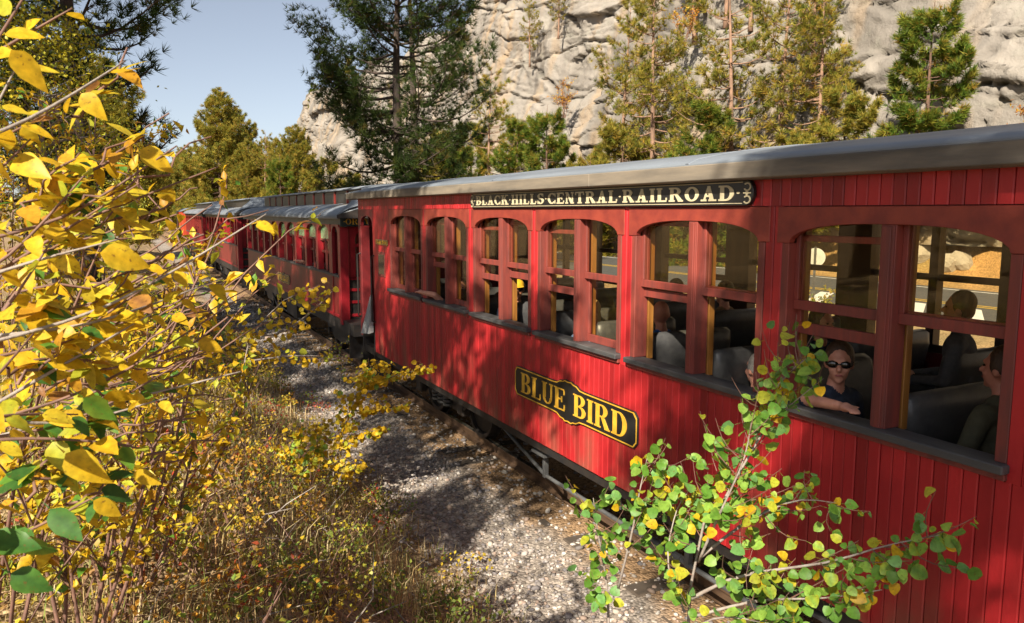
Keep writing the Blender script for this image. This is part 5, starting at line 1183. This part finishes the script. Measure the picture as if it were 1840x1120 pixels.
# ------------------------------------------------------------------ passengers
FM = {}
def cloth(nm, c, c2=None):
    if nm not in FM: FM[nm] = mat(nm, c, c2, rough=.85, scale=25, bump=.4, bscale=30)
    return FM[nm]
hairb = mat('brown_hair', (.07, .038, .022), (.035, .02, .012), rough=.5, scale=60, stretch=(1, 1, .2), bump=.6, bscale=90)
hairblond = mat('blond_hair', (.50, .33, .14), (.36, .22, .09), rough=.5, scale=60, bump=.6, bscale=90)
hairgrey = mat('grey_hair', (.25, .23, .21), (.16, .15, .14), rough=.6, scale=60, bump=.6, bscale=90)
lens = mat('sunglass_lens', (.008, .007, .007), rough=.08, spec=.8); lip = mat('lip', (.36, .09, .08), rough=.4); eyew = mat('eye', (.03, .02, .015), rough=.2)
yellowcap = mat('yellow_cap', (.72, .46, .03), (.6, .36, .02), rough=.8, scale=20, bump=.2)
skin2 = mat('ruddy_skin', (.50, .20, .14), (.44, .17, .11), rough=.5, scale=20)
def person(loc, face, label, shirt, trousers, hair=None, cap=None, shades=False, skinm=None, arms=None, head_yaw=0, head_tilt=0, scale=1.0, bald=False, sleeve=.55, long_hair=False, lean=0):
    """a seated figure; loc is the hip point on the seat, local +y is where it faces"""
    skinm = skinm or skin; S = []                    # (kind, a, b, ra, rb, tag) capsules and ('e', c, r, tag) ellipsoids
    cap_ = lambda a, b, ra, rb, t: S.append(('c', Vector(a), Vector(b), ra, rb, t)); ell = lambda c, r, t: S.append(('e', Vector(c), Vector(r), t))
    ln = lambda z: lean*z
    ell((0, 0, .09), (.175, .135, .12), 2); ell((0, -.01+ln(.25), .25), (.172, .125, .20), 1); ell((0, -.005+ln(.38), .38), (.180, .118, .15), 1)
    cap_((-.15, ln(.46), .455), (.15, ln(.46), .455), .072, .072, 1); cap_((-.06, ln(.5), .50), (.06, ln(.5), .50), .062, .062, 1); cap_((0, ln(.5), .49), (0, .012+ln(.6), .60), .058, .052, 0)
    H = Vector((0, .022+ln(.68), .705)); HR = Matrix.Rotation(head_yaw, 3, 'Z') @ Matrix.Rotation(head_tilt, 3, 'X')
    hp = lambda x, y, z: H+HR @ Vector((x, y, z))
    ell(hp(0, -.012, .02), (.077, .093, .105), 0); ell(hp(0, .025, -.05), (.058, .066, .072), 0); cap_(hp(0, .085, .01), hp(0, .108, -.022), .010, .017, 0)
    for s_ in (-1, 1): ell(hp(s_*.078, -.008, -.012), (.012, .022, .032), 0); ell(hp(s_*.038, .062, -.03), (.026, .022, .024), 0)
    cap_(hp(-.03, .077, .033), hp(.03, .077, .033), .014, .014, 0); cap_(hp(-.016, .082, -.062), hp(.016, .082, -.062), .012, .012, 0); ell(hp(0, .070, -.098), (.026, .022, .02), 0)
    arms = arms or {}
    for s_, key in ((-1, 'L'), (1, 'R')):
        sh = Vector((s_*.195, ln(.44), .44)); el, wr = arms.get(key, ((s_*.25, .06, .18), (s_*.14, .30, .15))); el, wr = Vector(el), Vector(wr)
        mid = sh.lerp(el, sleeve if sleeve <= 1 else 1); cap_(sh, mid, .060, .052, 1)
        if sleeve < 1: cap_(mid, el, .047, .041, 0)
        cap_(el, wr, .042, .030, 0 if sleeve < 1.5 else 1); d = (wr-el).normalized(); ell(wr+d*.05, (.036, .036, .030), 0)
        side = d.cross(Vector((0, 0, 1))); side = side.normalized() if side.length > .1 else Vector((1, 0, 0))
        for k, o_ in enumerate((-.027, -.009, .009, .027)):
            l_ = (.062, .075, .070, .052)[k]; b_ = wr+d*.078+side*o_; m1 = b_+d*l_*.55+Vector((0, 0, -.006)); cap_(b_, m1, .0105, .010, 0); cap_(m1, m1+d*l_*.4+Vector((0, 0, -.018)), .010, .0085, 0)
        tb_ = wr+d*.03-side*.030*s_; cap_(tb_, tb_+d*.035-side*.022*s_, .012, .010, 0); cap_(tb_+d*.035-side*.022*s_, tb_+d*.062-side*.024*s_, .010, .009, 0)
    for s_ in (-1, 1):
        cap_((s_*.09, .03, .075), (s_*.11, .42, .085), .085, .062, 2); cap_((s_*.11, .42, .08), (s_*.11, .44, -.30), .058, .042, 2); cap_((s_*.11, .42, -.345), (s_*.12, .56, -.37), .045, .036, 3)
    m = MB()
    for s_ in S:
        if s_[0] == 'c':
            _, a, b, ra, rb, t = s_; m.ellipsoid(a, (ra,)*3, 12, 8); m.ellipsoid(b, (rb,)*3, 12, 8)
            if (b-a).length > 1e-4: m.tube([a, b], [ra, rb], 12)
        else: m.ellipsoid(s_[1], s_[2], 16, 12, HR if s_[3] == 0 and s_[1].z > .58 else None)
    me = bpy.data.meshes.new('tmp'); me.from_pydata(m.v, [], m.f); ob = bpy.data.objects.new('tmp', me); COL.objects.link(ob)
    rm = ob.modifiers.new('r', 'REMESH'); rm.mode = 'VOXEL'; rm.voxel_size = .0105; sm = ob.modifiers.new('s', 'SMOOTH'); sm.factor = .5; sm.iterations = 4
    dg = bpy.context.evaluated_depsgraph_get(); body = bpy.data.meshes.new_from_object(ob.evaluated_get(dg)); bpy.data.objects.remove(ob); body.name = 'body'
    n = len(body.polygons); cen = np.zeros(n*3); body.polygons.foreach_get('center', cen); cen = cen.reshape(-1, 3); best = np.full(n, 9.); tg = np.zeros(n, dtype=np.int32)
    for s_ in S:
        if s_[0] == 'c':
            a, b = np.array(s_[1]), np.array(s_[2]); ab = b-a; t = np.clip(((cen-a)@ab)/max(ab@ab, 1e-9), 0, 1); d = np.linalg.norm(cen-(a+t[:, None]*ab), axis=1)-(s_[3]+(s_[4]-s_[3])*t)
        else:
            q = (cen-np.array(s_[1]))/np.array(s_[2]); k = np.linalg.norm(q, axis=1); d = (k-1)*min(s_[2])
        b_ = d < best; best[b_] = d[b_]; tg[b_] = s_[5] if s_[0] == 'c' else s_[3]
    body.materials.clear()
    for mt in (skinm, shirt, trousers, leather): body.materials.append(mt)
    body.polygons.foreach_set('material_index', tg); body.polygons.foreach_set('use_smooth', np.ones(n, dtype=bool))
    root = empty('person', tuple(loc), label, 'person'); root.rotation_euler = (0, 0, face); root.scale = (scale,)*3; W[root.name] = Vector((0, 0, 0))
    link('body', body, root)
    def part(nm, mb, mt, smooth=True): return mb.build(nm, mt, root, smooth=smooth)
    if hair and not bald:
        mb = MB().ellipsoid(hp(0, -.030, .045), (.088, .094, .098), 18, 12, HR)
        if long_hair: mb.ellipsoid(hp(0, -.065, -.04), (.085, .055, .11), 16, 10, HR)
        else: mb.ellipsoid(hp(0, -.055, -.005), (.080, .060, .085), 16, 10, HR)
        for s_ in (-1, 1): mb.ellipsoid(hp(s_*.070, -.012, .02), (.018, .045, .05), 10, 8, HR)
        part('hair', mb, hair)
    if cap:
        mb = MB(); rows = []
        for j in range(7):
            t = j/6*math.pi/2; rows.append([hp(.091*math.cos(t)*math.cos(a), -.014+.108*math.cos(t)*math.sin(a), .045+.085*math.sin(t)) for a in np.linspace(0, 2*math.pi, 21)])
        mb.grid(rows); mb.prism([(0, 0), (1, 0), (1, 1)], 'z', -5, -5.0001) if False else None
        br = [[hp(.085*math.sin(a)*(1), .085*math.cos(a)*.9+.01+k*.075*max(0, math.cos(a)), .045-.012*k) for a in np.linspace(-1.25, 1.25, 11)] for k in (0, .5, 1)]; mb.grid(br)
        part('cap', mb, cap)
    if shades:
        mb = MB()
        for s_ in (-1, 1): mb.ellipsoid(hp(s_*.036, .082, .008), (.036, .015, .024), 14, 8, HR); mb.tube([hp(s_*.066, .078, .012), hp(s_*.086, .03, .014), hp(s_*.086, -.02, .008)], .004, 5)
        mb.tube([hp(-.012, .095, .012), hp(.012, .095, .012)], .005, 5); part('sunglasses', mb, lens)
    else:
        mb = MB()
        for s_ in (-1, 1): mb.ellipsoid(hp(s_*.031, .080, .010), (.013, .007, .007), 8, 6, HR)
        part('eyes', mb, eyew)
    part('lips', MB().ellipsoid(hp(0, .093, -.060), (.024, .007, .007), 10, 6, HR), lip)
    return root
navy = cloth('navy_shirt', (.018, .028, .055), (.012, .018, .035)); blue = cloth('blue_shirt', (.03, .13, .42)); lblue = cloth('light_blue_print_shirt', (.18, .42, .72), (.62, .68, .74)); olive = cloth('olive_jacket', (.075, .07, .04))
white_ = cloth('white_shirt', (.70, .72, .72)); grey_ = cloth('grey_sweater', (.10, .10, .11)); pink = cloth('pink_print_shirt', (.50, .16, .22)); jeans = cloth('blue_jeans', (.03, .045, .08)); dk = cloth('dark_trousers', (.02, .02, .022)); tan = cloth('tan_shirt', (.30, .20, .11))
def seat_head(x, y, z, sc=1.0, dy=.02): return (x, y, z-.72*sc)
person(seat_head(4.00, 3.48, 2.215), math.pi, 'passenger in navy shirt and sunglasses, arm on the sill of the rightmost window', navy, jeans, hair=hairb, shades=True, head_yaw=-.85, head_tilt=-.05, arms={'R': ((.27, .06, .50), (.31, .34, .525)), 'L': ((-.26, .02, .2), (-.1, .28, .2))}, sleeve=.85, lean=.05)
person(seat_head(4.32, 2.58, 2.30), 0, 'dark-haired passenger in olive top at the right edge of the rightmost window', olive, dk, hair=hairb, head_yaw=.1, sleeve=2, skinm=skin2)
person(seat_head(5.62, 3.72, 2.44), .5, 'dark head on the far side of the coach in the rightmost window', grey_, dk, hair=hairb, sleeve=2)
person(seat_head(5.15, 4.62, 2.24), math.pi, 'dim passenger facing the camera across the aisle, behind the sunglasses wearer', navy, dk, hair=hairb, sleeve=2, skinm=skin2)
person(seat_head(4.42, 5.80, 2.22), 0, 'nearly bald passenger in a bright blue shirt, second window from the right', blue, dk, hair=None, bald=True, head_yaw=-.35, skinm=skin2)
person(seat_head(4.22, 4.34, 2.02), 0, 'passenger in white shirt low in the second window from the right', white_, jeans, hair=hairgrey, scale=.95)
person(seat_head(4.24, 6.72, 2.14), .0, 'blond passenger in a light blue print shirt, third window from the right', lblue, jeans, hair=hairblond, long_hair=True, head_yaw=-.2)
person(seat_head(4.22, 8.42, 2.23), math.pi, 'passenger in yellow cap and sunglasses, fourth window from the right', navy, jeans, hair=hairb, cap=yellowcap, shades=True, head_yaw=-.4)
person(seat_head(4.25, 8.95, 2.05), 0, 'passenger in a blue shirt left of the yellow cap', blue, dk, hair=hairb, scale=.95)
person(seat_head(4.12, 9.95, 2.12), math.pi, 'passenger resting a bare forearm on the second window sill from the far end', grey_, dk, hair=hairb, head_yaw=.3, arms={'R': ((.40, .05, .625), (.48, -.2, .64)), 'L': ((-.26, .02, .2), (-.1, .28, .2))}, sleeve=.45)
person(seat_head(5.7, 6.4, 2.30), 0, 'passenger across the aisle behind the second window from the right', tan, dk, hair=hairb, sleeve=2)
person(seat_head(5.75, 7.3, 2.25), 0, 'passenger across the aisle behind the third window from the right', pink, dk, hair=hairgrey, sleeve=2)
# a forearm of the second coach's passenger
person((4.08, 18.6, 1.42), math.pi, 'passenger leaning a forearm out of the second coach', grey_, dk, hair=hairb, arms={'R': ((.38, .05, .56), (.46, -.2, .57)), 'L': ((-.26, .02, .2), (-.1, .28, .2))}, sleeve=.5)
